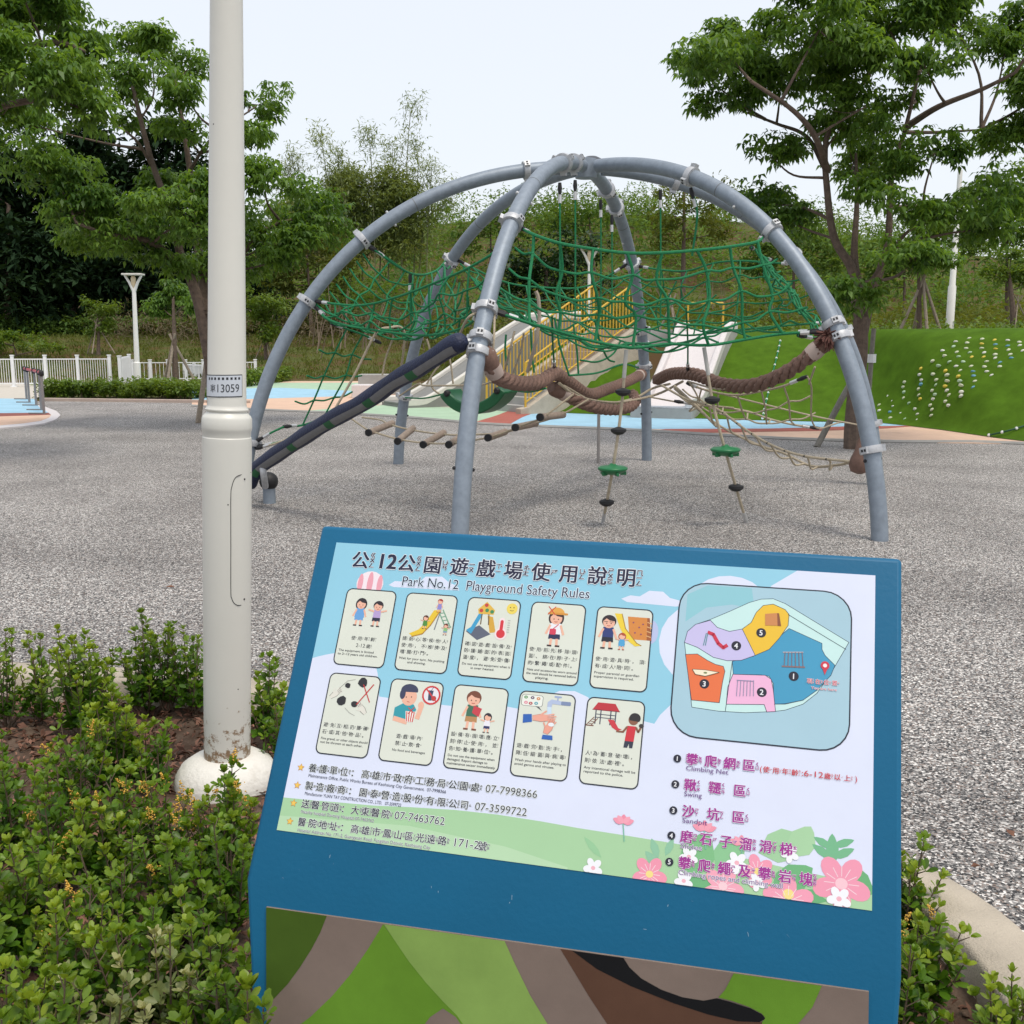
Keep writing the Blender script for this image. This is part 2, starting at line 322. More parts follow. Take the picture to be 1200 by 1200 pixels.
def kerb_side(x, y):                      # > 0 outside the kerb line
    d = (KC[None, :, 0]-np.ravel(x)[:, None])**2+(KC[None, :, 1]-np.ravel(y)[:, None])**2; j = d.argmin(1)
    return (np.ravel(x)-KC[j, 0])*NL[j, 0]+(np.ravel(y)-KC[j, 1])*NL[j, 1]
ks = kerb_side(V[:, 0], V[:, 1]); keep = ks[F].max(1) < .1
tag(raw_mesh('planting_bed', V, F[keep], SOIL, base=(-2, 2, -.05), smooth=True), kind='structure')
# the gravel sheet must not cover the bed: cut it along the kerb
bpy.data.objects.remove(gravel)
out = [tuple(p[:2]) for p in (KC+NL*.03)]
gravel = sheet('gravel_area', out+[(1.2, -20), (40, -20), (40, 14), (9, 14), (9, 17), (-2, 22), (-4, 26), (-60, 26), (-60, 4.8), (-6, 4.8)], .004, GRAVEL, .23)
tag(gravel, kind='structure')
# loose stones lying on the gravel, larger than the bed of chips
def scatter_stones(n, seed):
    r = np.random.default_rng(seed); pts = []
    while len(pts) < n:
        x, y = r.uniform(-4.5, 4.5), 2.0+9.5*r.random()**1.7
        if abs(x) > y*.56+.3: continue
        kd = np.min((KC[:, 0]-x)**2+(KC[:, 1]-y)**2)
        j = np.argmin((KC[:, 0]-x)**2+(KC[:, 1]-y)**2)
        if ((np.array([x, y, 0])-KC[j])@NL[j]) < W_+.01: continue
        pts.append((x, y))
    pts = np.array(pts); s = r.uniform(.0022, .0048, n); o = np.array([(1, 0, 0), (0, 1, 0), (-1, 0, 0), (0, -1, 0), (0, 0, .7), (0, 0, -.7)], float)
    J = r.uniform(.6, 1.25, (n, 6, 1)); a = r.uniform(0, 6.28, n); V = o[None]*J*s[:, None, None]
    ca, sa = np.cos(a)[:, None], np.sin(a)[:, None]; x, y = V[..., 0]*ca-V[..., 1]*sa, V[..., 0]*sa+V[..., 1]*ca
    V = np.stack([x+pts[:, :1], y+pts[:, 1:], V[..., 2]+.006+s[:, None]*.3], -1).reshape(-1, 3)
    f = np.array([(0, 1, 4), (1, 2, 4), (2, 3, 4), (3, 0, 4), (1, 0, 5), (2, 1, 5), (3, 2, 5), (0, 3, 5)])
    F = (f[None]+6*np.arange(n)[:, None, None]).reshape(-1, 3); return V, F
def stone_mat():
    m = bpy.data.materials.new('loose_stone'); m.use_nodes = True; n = m.node_tree; p = n.nodes['Principled BSDF']; p.inputs['Roughness'].default_value = .85
    g = n.nodes.new('ShaderNodeNewGeometry'); rp = n.nodes.new('ShaderNodeValToRGB'); e = rp.color_ramp.elements
    e[0].color = (.04, .04, .045, 1); e[1].color = (.6, .59, .57, 1); k = e.new(.45); k.color = (.19, .18, .175, 1); k = e.new(.7); k.color = (.24, .18, .14, 1)
    n.links.new(g.outputs['Random Per Island'], rp.inputs[0]); n.links.new(rp.outputs[0], p.inputs['Base Color']); return m
V, F = scatter_stones(42000, 3)
tag(raw_mesh('loose_gravel', V, F, stone_mat(), base=(0, 5, 0)), 'loose grey stone chips lying on the gravel', 'gravel', kind='stuff')
# ------------------------------------------------------------------ climbing frame: six bent steel legs meeting at a hub
FC = np.array([.703, 10.131]); FA1, FB1, FA2, FH = .96, 1.512, .669, 3.125
FEET = {k: FC+np.array([math.cos(a), math.sin(a)])*r for k, a, r in zip('CDEFAB', [math.radians(10.46+60*i) for i in range(6)], (3.206, 3.041, 3.252, 3.294, 3.22, 3.239))}
tt = np.linspace(0, 1, 120)[:, None]
def leg_curve(k):
    r = (1-tt)**3+3*(1-tt)**2*tt*FA1+3*(1-tt)*tt**2*FA2; z = 3*(1-tt)**2*tt*FB1+3*(1-tt)*tt**2*FH+tt**3*FH
    return np.concatenate([FC+(FEET[k]-FC)*r, z], 1)
LEG = {k: leg_curve(k) for k in 'ABCDEF'}; PR = .064
frame = thing('climbing_dome', 'tall domed climbing frame of six bent grey steel legs standing in the gravel', 'climbing frame', (FC[0], FC[1], 0))
for k in 'ABCDEF':
    P = LEG[k].copy(); P = np.vstack([P[:1]-[0, 0, .3], P[:-3]]); mb = MB(); mb.tube(P, PR, 20); lg = mb.build('leg', GALV, frame)
    for q in (16, ) if k in 'CE' else (16, 78):
        c = LEG[k][q]; t = nrm(LEG[k][q+1]-LEG[k][q-1]); u = nrm(np.cross(t, [.3, -1, .2]))
        for sgn in (-1, 1):
            m2 = MB(); m2.tube([c+u*sgn*(PR-.005), c+u*sgn*(PR+.012), c+u*sgn*(PR+.018)], [.013, .013, .006], 10); m2.build('bolt', DARK if q == 16 else STEEL, lg)
    i = 84; c = LEG[k][i]; mb = MB(); t = nrm(LEG[k][i+1]-LEG[k][i-1])
    mb.tube([c-t*.004, c+t*.004], PR+.0012, 20); mb.build('seam', M('seam_dark', (.14, .15, .16), .7), lg)
mb = MB(); mb.lathe([(.001, -.10), (.10, -.09), (.115, 0), (.10, .085), (.02, .10), (.001, .10)], (*FC, FH-.005), 28); mb.build('hub', GALV, frame)
mb = MB(); mb.lathe([(.118, -.01), (.12, .0), (.10, .035), (.05, .06), (.001, .068)], (FC[0]+.06, FC[1]+.1, FH+.06), 24); mb.build('hub_cap', M('dark_plastic', (.05, .055, .065), .4), frame)
cm = MB(); cm.lathe([(PR+.0015, -.03), (PR+.020, -.028), (PR+.023, -.012), (PR+.023, .012), (PR+.020, .028), (PR+.0015, .03)], (0, 0, 0), 24, GALV_L)
for a in range(3):
    an = a*2*math.pi/3+.5; ca, sa = math.cos(an), math.sin(an)
    cm.box(((PR+.03)*ca, (PR+.03)*sa, 0), (.026, .05, .05), GALV_L, rz=an)
    for e in (-1, 1):
        cm.box(((PR+.0435)*ca-e*.012*sa, (PR+.0435)*sa+e*.012*ca, 0), (.004, .015, .02), DARK, rz=an)
CMESH = shared(cm, 'collar', GALV_L)
def on_leg(k, v):                         # point on a leg at a height seen at row v
    j = np.argmin(np.abs(proj(LEG[k][:112])[:, 1]-v)); return j, LEG[k][j]
def collar(k, v, spin=0.):
    j, c = on_leg(k, v); t = Vector(nrm(LEG[k][j+1]-LEG[k][max(0, j-1)]))
    M4 = Matrix.Translation(Vector(c))@t.to_track_quat('Z', 'Y').to_matrix().to_4x4()@Matrix.Rotation(spin, 4, 'Z')
    inst('collar', CMESH, M4, frame); return c
COLS = {}
for k, vl in {'A': (262, 362, 393, 411), 'B': (207, 272, 378, 393, 530), 'C': (214, 300, 390, 497), 'D': (222, 243, 311, 386, 404, 428), 'E': (306, 464), 'F': (281, 354, 516)}.items():
    for i, v in enumerate(vl): COLS[k, v] = collar(k, v, 1.7*i+ord(k))
# two extra collars high on the front leg and on the back left arm, by the hub
for k, j in (('A', 104), ('A', 111), ('F', 108)):
    c = LEG[k][j]; t = Vector(nrm(LEG[k][j+1]-LEG[k][j-1])); inst('collar', CMESH, Matrix.Translation(Vector(c))@t.to_track_quat('Z', 'Y').to_matrix().to_4x4(), frame)

# ------------------------------------------------------------------ ropes and nets
def rope_mat(name, c, twist=55):
    m = M(name, c, .7, var=.18, scale=40, bump=.5, bscale=220, spec=.3); return m
R_GRN = rope_mat('green_rope', (.012, .17, .065)); R_BEI = rope_mat('beige_rope', (.40, .34, .25)); R_BRN = rope_mat('brown_rope', (.185, .112, .088))
GP, BP = .0085, .0085
def strand(P, r, parent, mat, name='rope', n=6, sides=7):
    mb = MB(); mb.tube(cr(P, n) if len(P) > 2 else P, r, sides); return mb.build(name, mat, parent)
def sag(a, b, s, n=9):
    t = np.linspace(0, 1, n)[:, None]; P = np.asarray(a)*(1-t)+np.asarray(b)*t; P[:, 2] -= (s*4*t*(1-t))[:, 0]; return P
def clipm(pts, parent, mat=DARK, r=.016):
    mb = MB()
    for p in pts: mb.ball(p, r, None, 6, 4, (1, 1, .8))
    o = mb.build('clips', mat, parent); tag(o, kind='stuff'); return o
def shackle(parent, a, b):                # steel eye and ferrule at the end of a rope
    a, b = np.asarray(a), np.asarray(b); d = nrm(b-a); mb = MB(); mb.tube([a, a+d*.05, a+d*.10], [.014, .02, .012], 8, DARK); mb.tube([a+d*.10, a+d*.17], .0165, 8, STEEL); mb.build('shackle', None, parent)
def net(name, label, top, bot, nv, nh, mat, r=GP, sg=0., jit=.012, thick_v=1., group=None, top_rope=True, bot_rope=True, seed=0, skip=0.):
    """rope net hung between two edge ropes: every strand is a part"""
    rg = np.random.default_rng(seed+11); base = np.minimum(np.min(top, 0), np.min(bot, 0)); base = np.array([(np.mean(top, 0)[0]), np.mean(top, 0)[1], base[2]])
    o = thing(name, label, 'net', tuple(base), group)
    Tp, Bt = resample(cr(top, 8), nv+2), resample(cr(bot, 8), nv+2)
    S = np.linspace(0, 1, nh+2); grid_ = []
    for s in S:
        row = Tp*(1-s)+Bt*s; row = row.copy(); row[:, 2] -= sg*4*s*(1-s)*np.sin(np.linspace(0, math.pi, nv+2))
        if 0 < s < 1: row[1:-1] += rg.normal(0, jit, (nv, 3))
        grid_.append(row)
    g = np.array(grid_)
    for i in range(nh+2):
        if (i == 0 and not top_rope) or (i == nh+1 and not bot_rope): continue
        P = g[i]
        if 0 < i < nh+1:                  # cross strands droop a little between the knots
            Q = [P[0]]
            for j in range(nv+1): m_ = (P[j]+P[j+1])/2-[0, 0, .10*np.linalg.norm(P[j+1]-P[j])*rg.uniform(.5, 1.2)]; Q += [m_, P[j+1]]
            P = np.array(Q)
        strand(P, r*(1.25 if i in (0, nh+1) else 1), o, mat, n=4)
    for j in range(1, nv+1):
        strand(g[:, j], r*thick_v, o, mat, n=4)
    clipm([g[i, j] for i in range(1, nh+1) for j in range(1, nv+1)], o, mat, r*1.7)
    for e in (0, nv+1):
        shackle(o, g[0, e], g[0, 1 if e == 0 else nv]); shackle(o, g[-1, e], g[-1, 1 if e == 0 else nv])
    return o, g
A, B_, Cc, Dd, Ee, Ff = LEG['A'], LEG['B'], LEG['C'], LEG['D'], LEG['E'], LEG['F']
topAB = [COLS['A', 262]+[.07, .03, -.03], D(640, 281, 7.8), D(690, 291, 7.9), D(750, 297, 8.0), D(830, 292, 8.1), D(885, 284, 8.25), COLS['B', 272]+[-.07, .02, -.03]]
botAB = [COLS['A', 362]+[.07, .03, -.02], D(605, 374, 7.6), D(660, 390, 7.9), D(730, 407, 8.0), D(780, 403, 8.1), D(827, 405, 8.1), D(910, 392, 8.2), COLS['B', 378]+[-.07, .02, -.06]]
net('climbing_net', 'green rope net wall hanging between the two front steel legs, highest edge sagging', topAB, botAB, 8, 3, R_GRN, GP*1.15, sg=.0, thick_v=1.25, seed=1, jit=.03)
backED = [COLS['E', 306]+[.06, -.02, 0], D(590, 330, 11.6), D(640, 337, 11.8), D(690, 335, 12.0), COLS['D', 311]+[-.06, -.03, 0]]
frontFl = [p.copy() for p in botAB]
net('climbing_net', 'green rope floor net seen edge-on, stretched flat across the middle of the dome', [p+[0, .06, .01] for p in botAB], backED, 9, 8, R_GRN, GP, sg=.22, jit=.03, seed=2, top_rope=False)
topFA = [COLS['F', 354]+[.07, 0, 0], D(420, 358, 9.3), D(465, 348, 8.9), D(520, 327, 8.4), D(560, 308, 8.1), D(588, 288, 8.1), COLS['A', 262]+[-.02, .10, -.05]]
botFA = [COLS['F', 354]+[.07, 0, -.05], D(390, 377, 9.4), D(440, 387, 9.1), D(500, 393, 8.6), D(545, 383, 8.1), COLS['A', 362]+[-.06, .05, -.03]]
net('climbing_net', 'green rope net on the left, rising from the left leg to the front leg', topFA, botFA, 9, 2, R_GRN, GP, sg=.05, jit=.03, seed=3)
net('climbing_net', 'green rope floor net on the left side behind the navy tube', [p+[0, .05, .0] for p in botFA], [COLS['F', 281]+[.06, .02, -.05], D(470, 315, 10.0), D(492, 322, 10.6), D(510, 318, 11.2), COLS['E', 306]+[-.05, 0, -.02]], 8, 7, R_GRN, GP, sg=.22, jit=.03, seed=4, top_rope=False)
net('climbing_net', 'tight bundle of green ropes drawn together beside the right-hand leg', [D(880, 290, 8.4), D(890, 295, 9.2), D(893, 300, 10.0), D(905, 305, 10.5)], [D(935, 393, 8.15), D(955, 396, 8.3), D(963, 395, 8.6), D(970, 392, 9.0)], 5, 5, R_GRN, GP, sg=0, jit=.03, seed=5)
net('climbing_net', 'green rope net across the far side of the dome, above the floor net', [COLS['D', 311]+[.05, 0, -.02], D(800, 318, 11.6), D(850, 306, 11.2), LEG['C'][64]+[-.06, -.02, 0]], [COLS['D', 386]+[.05, -.04, .03], D(800, 393, 11.3), D(850, 388, 10.8), LEG['C'][46]+[-.08, -.02, 0]], 5, 3, R_GRN, GP, sg=.0, jit=.03, seed=6)
net('climbing_net', 'green rope ladder net slanting down to the foot of the left leg', [D(388, 379, 9.45), D(408, 386, 9.7), D(425, 392, 9.9), D(446, 402, 10.1)], [D(332, 500, 9.5), D(352, 499, 9.7), D(378, 490, 9.9), D(402, 478, 10.1)], 2, 3, R_GRN, GP, sg=0, jit=.01, seed=7)
# single green ropes
def rope_thing(name, label, paths, r, mat, cat='rope', fer=True):
    allp = np.concatenate([np.asarray(p) for p in paths]); o = thing(name, label, cat, (allp[:, 0].mean(), allp[:, 1].mean(), allp[:, 2].min()))
    for p in paths:
        p = [np.asarray(q, float) for q in p]; strand(p, r, o, mat)
        if fer: shackle(o, p[0], p[1])
    return o
def hang(u, v0, Y, v1): return [D(u, v0, Y), D(u+.3, (v0+v1)/2, Y), D(u, v1, Y)]
for (u, v0, Y, v1, lb) in ((656, 214, 9.1, 372, 'under the front arch, left of a twin'), (674, 211, 9.5, 375, 'under the hub, second from the left'), (704, 234, 10.6, 372, 'just left of the far arch'),
                           (717, 252, 11.0, 370, 'from the far arch, in front of it'), (774, 222, 10.2, 376, 'from the right rear arch')):
    rope_thing('hanging_rope', 'thin green rope hanging straight down %s' % lb, [hang(u, v0, Y, v1)], .008, R_GRN)
rope_thing('hanging_rope', 'green rope slanting down from the right-hand arch collar', [[COLS['B', 207]+[.0, .02, -.09], D(817, 250, COLS['B', 207][1]), D(811, 300, COLS['B', 207][1])]], .010, R_GRN)
rope_thing('hanging_rope', 'green rope dipping between the two left-hand arches', [[COLS['F', 281]+[.05, 0, -.06], D(455, 303, 9.9), D(480, 320, 10.4), D(495, 322, 10.9), D(512, 316, 11.3), COLS['E', 306]+[-.06, 0, 0]], [D(481, 320, 10.4), D(480, 345, 10.4), D(482, 380, 10.4)]], GP, R_GRN)
rope_thing('hanging_rope', 'green rope tied from the net ladder to the left leg near the ground', [[COLS['F', 516]+[.05, -.02, 0], D(318, 507, 9.5), D(333, 500, 9.5)], [COLS['F', 516]+[.05, -.02, -.05], D(330, 517, 9.5), D(352, 506, 9.6), D(380, 497, 9.8)]], .010, R_GRN)
# green lines hanging below the floor net
for i, (u0, v0, u1, v1, Y) in enumerate(((593, 392, 594, 428, 9.2), (622, 385, 626, 437, 9.0), (650, 372, 668, 440, 9.2), (672, 380, 690, 440, 9.4), (697, 375, 706, 423, 9.6), (735, 398, 720, 425, 9.3))):
    pass
loop = [[D(593, 392, 8.6), D(592, 410, 8.6), D(594, 428, 8.6)], [D(622, 385, 8.8), D(623, 410, 8.8), D(626, 437, 8.8)], [D(650, 372, 9.0), D(656, 405, 9.0), D(667, 440, 9.0)], [D(672, 380, 9.2), D(676, 410, 9.2), D(678, 440, 9.2)],
        [D(667, 440, 9.0), D(700, 437, 9.3), D(730, 427, 9.6), D(748, 431, 11)], [D(680, 422, 9.4), D(700, 424, 9.5), D(718, 415, 9.6), D(727, 400, 9.7)], [D(697, 375, 9.2), D(703, 400, 9.3), D(712, 420, 9.5), D(720, 424, 9.6)]]
rope_thing('rope_loops', 'dark green rope lines looping below the floor net behind the brown rope', loop, .009, R_GRN, fer=False)
# ------------------------------------------------------------------ thick brown twisted ropes
def thick_rope(label, pts, R=.061, strands=4, pitch=.42, ends=(1, 1)):
    P = resample(cr(pts, 16), 260); Ls = np.r_[0, np.cumsum(np.linalg.norm(np.diff(P, axis=0), axis=1))]
    o = thing('brown_rope', label, 'rope', (P[:, 0].mean(), P[:, 1].mean(), P[:, 2].min()))
    T = nrm(np.gradient(P, axis=0)); u = nrm(np.cross(T, [0, 0, 1.])); w_ = np.cross(u, T)
    for k in range(strands):
        ph = 2*math.pi*(Ls/pitch+k/strands); Q = P+(u*np.cos(ph)[:, None]+w_*np.sin(ph)[:, None])*R*.56
        rr = R*.45*(1+.15*np.sin(Ls/.05*2*math.pi+k*1.6)); mb = MB(); mb.tube(Q, rr, 10); mb.build('strand', R_BRN, o)
    for e, i, sg_ in ((0, 0, 1), (1, -1, -1)):
        if ends[e]:
            t = T[i]*sg_; mb = MB(); mb.tube([P[i]-t*.03, P[i]+t*.02, P[i]+t*.10, P[i]+t*.14], [R*.8, R*1.22, R*1.15, R*1.0], 14); mb.build('end_sleeve', R_BRN, o)
            mb = MB(); mb.tube([P[i]+t*.12, P[i]+t*.16, P[i]+t*.21], [R*1.1, R*1.16, R*1.06], 14); mb.build('whipping', M('pale_wrap', (.42, .33, .29), .8), o)
    return o
pA = on_leg('A', 420)[1]; pB = on_leg('B', 402)[1]; pD = on_leg('D', 437)[1]
thick_rope('thick brown twisted rope from the front leg, sagging away to the far leg', [pA+[.06, .03, .03], D(582, 440, 7.6), D(607, 449, 8.0), D(632, 448, 8.5), D(650, 438, 9.0), D(668, 449, 9.6), D(690, 462, 10.3), D(712, 456, 11.0), D(735, 447, 11.8), pD+[-.05, -.06, 0]])
thick_rope('thick brown twisted rope ending in a frayed tuft at the right-hand leg', [pB+[-.07, .02, .04], D(945, 420, 8.1), D(915, 440, 8.3), D(880, 452, 8.6), D(845, 450, 9.1), D(815, 439, 9.7), D(788, 438, 10.5), D(770, 445, 11.4)], ends=(1, 0))
thick_rope('short brown twisted rope looping low below the middle of the dome', [D(648, 455, 9.1), D(668, 466, 9.3), D(692, 476, 9.5), D(715, 480, 9.9), D(735, 478, 10.3), D(745, 470, 10.7), D(742, 462, 11)], R=.055, ends=(1, 0))
# frayed tuft
rg = np.random.default_rng(5); c = pB+[-.10, .0, .045]; mb = MB()
for i in range(60):
    d = nrm(np.array([-.4, -.3, -.2])+rg.normal(0, .7, 3)); mb.tube([c, c+d*.05, c+d*.11+[0, 0, -.02]], [.012, .010, .004], 4)
tag(mb.build('rope_tuft', M('fray_brown', (.10, .04, .03), .9)), 'dark frayed rope tuft tied at the right-hand leg', 'rope end')
c = D(1008, 542, 8.0); mb = MB(); mb.lathe([(.004, .22), (.03, .17), (.045, .10), (.075, .03), (.085, -.02), (.07, -.07), (.02, -.09), (.002, -.092)], c, 18)
mb.build('knotted_rope', R_BRN); tag(bpy.data.objects['knotted_rope'], 'brown teardrop knot hanging low on the right-hand leg', 'rope end')
# steel hanger ropes carrying the brown ropes
rope_thing('hanger_line', 'green hanger line with steel clip holding up the left brown rope', [[D(650, 434, 9.0), D(648, 405, 8.6), D(647, 370, 8.3)]], .008, R_GRN)
rope_thing('hanger_line', 'green hanger line with steel clip holding up the right brown rope', [[D(806, 434, 9.8), D(806, 400, 9.2), D(804, 360, 8.8)]], .008, R_GRN)
# ------------------------------------------------------------------ climbing ropes with discs
def disc_rope(label, pts, beads, discs, Y):
    P = [D(u, v, Y) for u, v in pts]; P[-1] = G(*pts[-1]); P[-1][2] = -.02
    o = thing('disc_rope', label, 'rope', tuple(P[-1])); P = np.array(P)
    strand(P, .0125, o, R_BEI); Pc = cr(P, 40); vv = proj(Pc)[:, 1]
    at_v = lambda v: Pc[np.argmin(np.abs(vv-v))]
    for (u, v) in beads:
        c = at_v(v); mb = MB(); mb.lathe([(.012, -.035), (.035, -.03), (.062, -.008), (.062, .012), (.035, .022), (.012, .03)], c, 16); mb.build('stop', DARK, o)
    for (u, v) in discs:
        c = at_v(v); mb = MB()
        mb.lathe([(.015, -.045), (.05, -.04), (.095, -.02), (.12, .0), (.12, .014), (.10, .025), (.04, .032), (.015, .05)], c, 24)
        for a in range(5): an = a*1.2566; mb.box(c+np.array([.085*math.cos(an), .085*math.sin(an), -.03]), (.05, .02, .03), None, rz=an)
        mb.build('foot_disc', M('green_plastic', (.012, .15, .05), .35, var=.1), o, bevel=.004)
    d = nrm(P[1]-P[0]); mb = MB(); mb.tube([P[0], P[0]+d*.22], .016, 8); mb.build('ferrule', M('grey_sleeve', (.4, .4, .38), .6), o)
    d = nrm(P[-1]-P[-2]); mb = MB(); mb.tube([P[-1]-d*.14, P[-1]-d*.02], .017, 8); mb.build('ferrule', STEEL, o)
disc_rope('beige climbing rope with green foot disc, the left of the two', [(734, 410), (728, 480), (718, 550), (706, 613)], [(730, 459), (724, 504), (711, 588)], [(718, 550)], 8.15)
disc_rope('beige climbing rope with green foot disc, the right of the two', [(825, 407), (835, 470), (850, 528), (876, 613)], [(834, 469), (861, 572)], [(848, 528)], 8.15)
# ------------------------------------------------------------------ navy padded tube
pts = [(546, 399, 7.42), (530, 405, 7.5), (512, 417, 7.6), (490, 431, 7.75), (468, 443, 7.9), (445, 459, 8.1), (420, 475, 8.25), (395, 488, 8.45), (368, 504, 8.65), (345, 519, 8.85), (322, 534, 9.05), (304, 547, 9.2), (295, 558, 9.25), (291, 570, 9.3)]
P = resample(cr([D(*q) for q in pts], 10), 160); tube = thing('padded_tube', 'navy padded tube with a grey stripe sloping down from the front leg', 'climbing tube', tuple(G(316, 590)))
NAVY = M('navy_sleeve', (.006, .012, .045), .55, var=.2, scale=30, bump=.8, bscale=70); GREYF = M('grey_sleeve_stripe', (.15, .15, .155), .75, var=.1, scale=30, bump=.3)
L_ = np.linspace(0, 1, 160); rr = .072*(1+.04*np.sin(L_*40)); rr[:4] *= [.3, .7, .9, .97]; rr[-3:] *= [.97, .9, .6]
mb = MB(); mb.tube(P, rr, 20); mb.build('sleeve', NAVY, tube)
T = nrm(np.gradient(P, axis=0)); side = nrm(np.cross(T, [0, 0, 1.])); side *= np.sign(-side[:, 1:2]); dn = nrm(np.cross(T, side)); dn *= -np.sign(dn[:, 2:])
ang = np.linspace(.30, 1.15, 8); ring = np.array([(side*math.cos(a)+dn*math.sin(a))*(rr*1.03)[:, None]+P for a in ang])      # stripe on the lower flank
mb = MB(); i0, i1 = 4, 150; n_ = i1-i0; V = ring[:, i0:i1].reshape(-1, 3); mb.add(V, [(j*n_+i, j*n_+i+1, (j+1)*n_+i+1, (j+1)*n_+i) for j in range(7) for i in range(n_-1)]); mb.build('stripe', GREYF, tube)
for f in (.17, .36, .53, .71, .91):
    i = int(f*160); ang2 = np.linspace(.28, 1.2, 8); V = np.array([(side[i:i+6]*math.cos(a)+dn[i:i+6]*math.sin(a))*(rr[i:i+6]*1.055)[:, None]+P[i:i+6] for a in ang2]).reshape(-1, 3)
    mb = MB(); mb.add(V, [(j*6+q, j*6+q+1, (j+1)*6+q+1, (j+1)*6+q) for j in range(7) for q in range(5)]); mb.build('band', M('green_band', (.01, .09, .03), .6), tube)
g_ = G(316, 590); mb = MB(); mb.tube([g_-[0, 0, .1], g_+[0, 0, .12], g_+[0, 0, .2]], .058, 18); mb.build('post', GALV, tube)
mb = MB(); mb.ball(g_+[0, 0, .21], .088, None, 18, 10); mb.build('ball_cap', DARK, tube)
mb = MB(); mb.tube(cr([D(307, 541, 9.15), D(309, 556, 9.12), D(311, 570, 9.3)], 6), [.03]*13, 10); mb.build('bracket', GALV_L, tube)
mb = MB(); mb.tube([P[0]+[-.05, .02, -.02], on_leg('A', 394)[1]], .018, 8); mb.build('link', STEEL, tube)
# ------------------------------------------------------------------ green crescent seat
c0, c1 = D(524, 462, 9.0), D(599, 458, 8.7); mid = D(562, 485, 8.85); ex = nrm(c1-c0); ez = np.array([0, 0, 1.]); ey = np.cross(ez, ex)
wd = np.linalg.norm(c1-c0); ang = np.linspace(-.98, .98, 26); Ro = wd/2/math.sin(.98)*1.02
prof = [(Ro*math.sin(a), -Ro*math.cos(a)+Ro) for a in ang]; inn = [((Ro-.095)*math.sin(a*1.02), -(Ro-.095)*math.cos(a*1.02)+Ro) for a in ang]
o_ = (c0+c1)/2; o_ = np.array([o_[0], o_[1], mid[2]])
seat = thing('curved_seat', 'dark green plastic crescent seat hanging behind the front leg', 'swing seat', tuple(o_))
mb = MB(); mb.prism(prof+inn[::-1], -.12, .12, None, (o_, ex, ez, ey)); mb.build('seat', M('seat_green', (.008, .10, .035), .35, var=.1), seat, bevel=.012)
for a in (inn[1], inn[-2]):
    q = o_+ex*a[0]*1.05+ez*(a[1]-.02); mb = MB(); mb.tube([q-ey*.1, q-ey*.125, q-ey*.14], [.03, .03, .018], 12); mb.build('bolt', DARK, seat)
for q, e in ((c0, D(475, 466, 11)), (c1, D(640, 455, 8.4))):
    strand([q+[0, 0, .01], (q+e)/2-[0, 0, .02], e], .008, seat, R_GRN)
# ------------------------------------------------------------------ hanging log ladder
rungs = [((432, 507), (460, 496)), ((466, 517), (484, 502)), ((496, 521), (520, 507)), ((526, 521), (546, 508)), ((572, 513), (592, 506)), ((604, 501), (628, 496)), ((633, 489), (660, 486))]
lad = thing('log_ladder', 'low swinging ladder of short brown logs strung on two beige ropes', 'rope ladder', tuple(D(510, 520, 9.3)))
LOGM = M('log_brown', (.30, .235, .19), .8, var=.2, scale=25, bump=.3); f_, b_ = [], []
for i, (a, b) in enumerate(rungs):
    Ya = 9.5-.12*i; a3, b3 = D(*a, Ya), D(*b, Ya+.45); mb = MB(); mb.tube([a3, b3], .032, 12); lg = mb.build('rung', LOGM, lad)
    d = nrm(b3-a3); mb = MB(); mb.tube([a3-d*.012, a3+d*.01], .0345, 12); mb.build('end_cap', DARK, lg); f_.append(a3+d*.06); b_.append(b3-d*.06)
strand([D(408, 488, 9.7), D(425, 500, 9.6)]+f_+[D(672, 462, 8.9)], .009, lad, R_BEI); strand([D(424, 489, 10.2), D(445, 492, 10.1)]+b_+[D(690, 468, 9.2)], .009, lad, R_BEI)
# ------------------------------------------------------------------ beige nets and ropes
n1 = [D(805, 449, 10), D(830, 458, 9.7), D(862, 463, 9.4), D(898, 457, 9.2), D(926, 450, 9.0), D(946, 441, 8.9)]
n2 = [D(790, 470, 10.4), D(830, 476, 10.3), D(868, 480, 10.2), D(905, 492, 10.2), D(937, 499, 10.2), D(960, 502, 10.2)]
o, g = net('rope_net', 'beige rope net tunnel slung below the brown rope on the right', n1, n2, 5, 2, R_BEI, BP, sg=.12, jit=.02, seed=8)
def extra(o, paths, r=BP, mat=R_BEI):
    for p in paths: strand(p, r, o, mat)
extra(o, [[D(946, 441, 8.9), D(951, 455, 9), D(951, 490, 9.8), D(960, 502, 10.2), D(985, 495, 10.5), D(1006, 498, 10.6)], [D(820, 455, 9.9), D(900, 475, 9.9), D(960, 489, 10.2), D(1006, 498, 10.6)],
          [D(955, 430, 8.4), D(948, 450, 8.9)], [D(760, 465, 10.6), D(800, 472, 10.4), D(860, 478, 10.2)], [D(808, 448, 9.9), D(818, 468, 9.9), D(808, 482, 10), D(830, 470, 10)],
          [pB+[-.12, 0, .02], D(930, 426, 8.15), D(885, 446, 8.6), D(845, 456, 9.0), D(806, 447, 9.8)]])
la, lb = [D(776, 452, 10), D(805, 468, 9.6), D(838, 478, 9.4), D(876, 505, 9.0), D(905, 522, 8.7), D(940, 534, 8.4), D(996, 541, 8.02)], [D(790, 455, 10.2), D(822, 483, 10), D(845, 500, 9.7), D(885, 520, 9.4), D(918, 531, 9.1), D(950, 546, 8.6), D(980, 545, 8.2), D(996, 542, 8.02)]
o = thing('rope_ladder', 'beige two-rope walkway with hooked cross loops slanting down to the right-hand leg', 'rope ladder', tuple(D(920, 540, 8.7)))
strand(la, .011, o, R_BEI); strand(lb, .011, o, R_BEI)
ra, rb = resample(cr(la), 12), resample(cr(lb), 12)
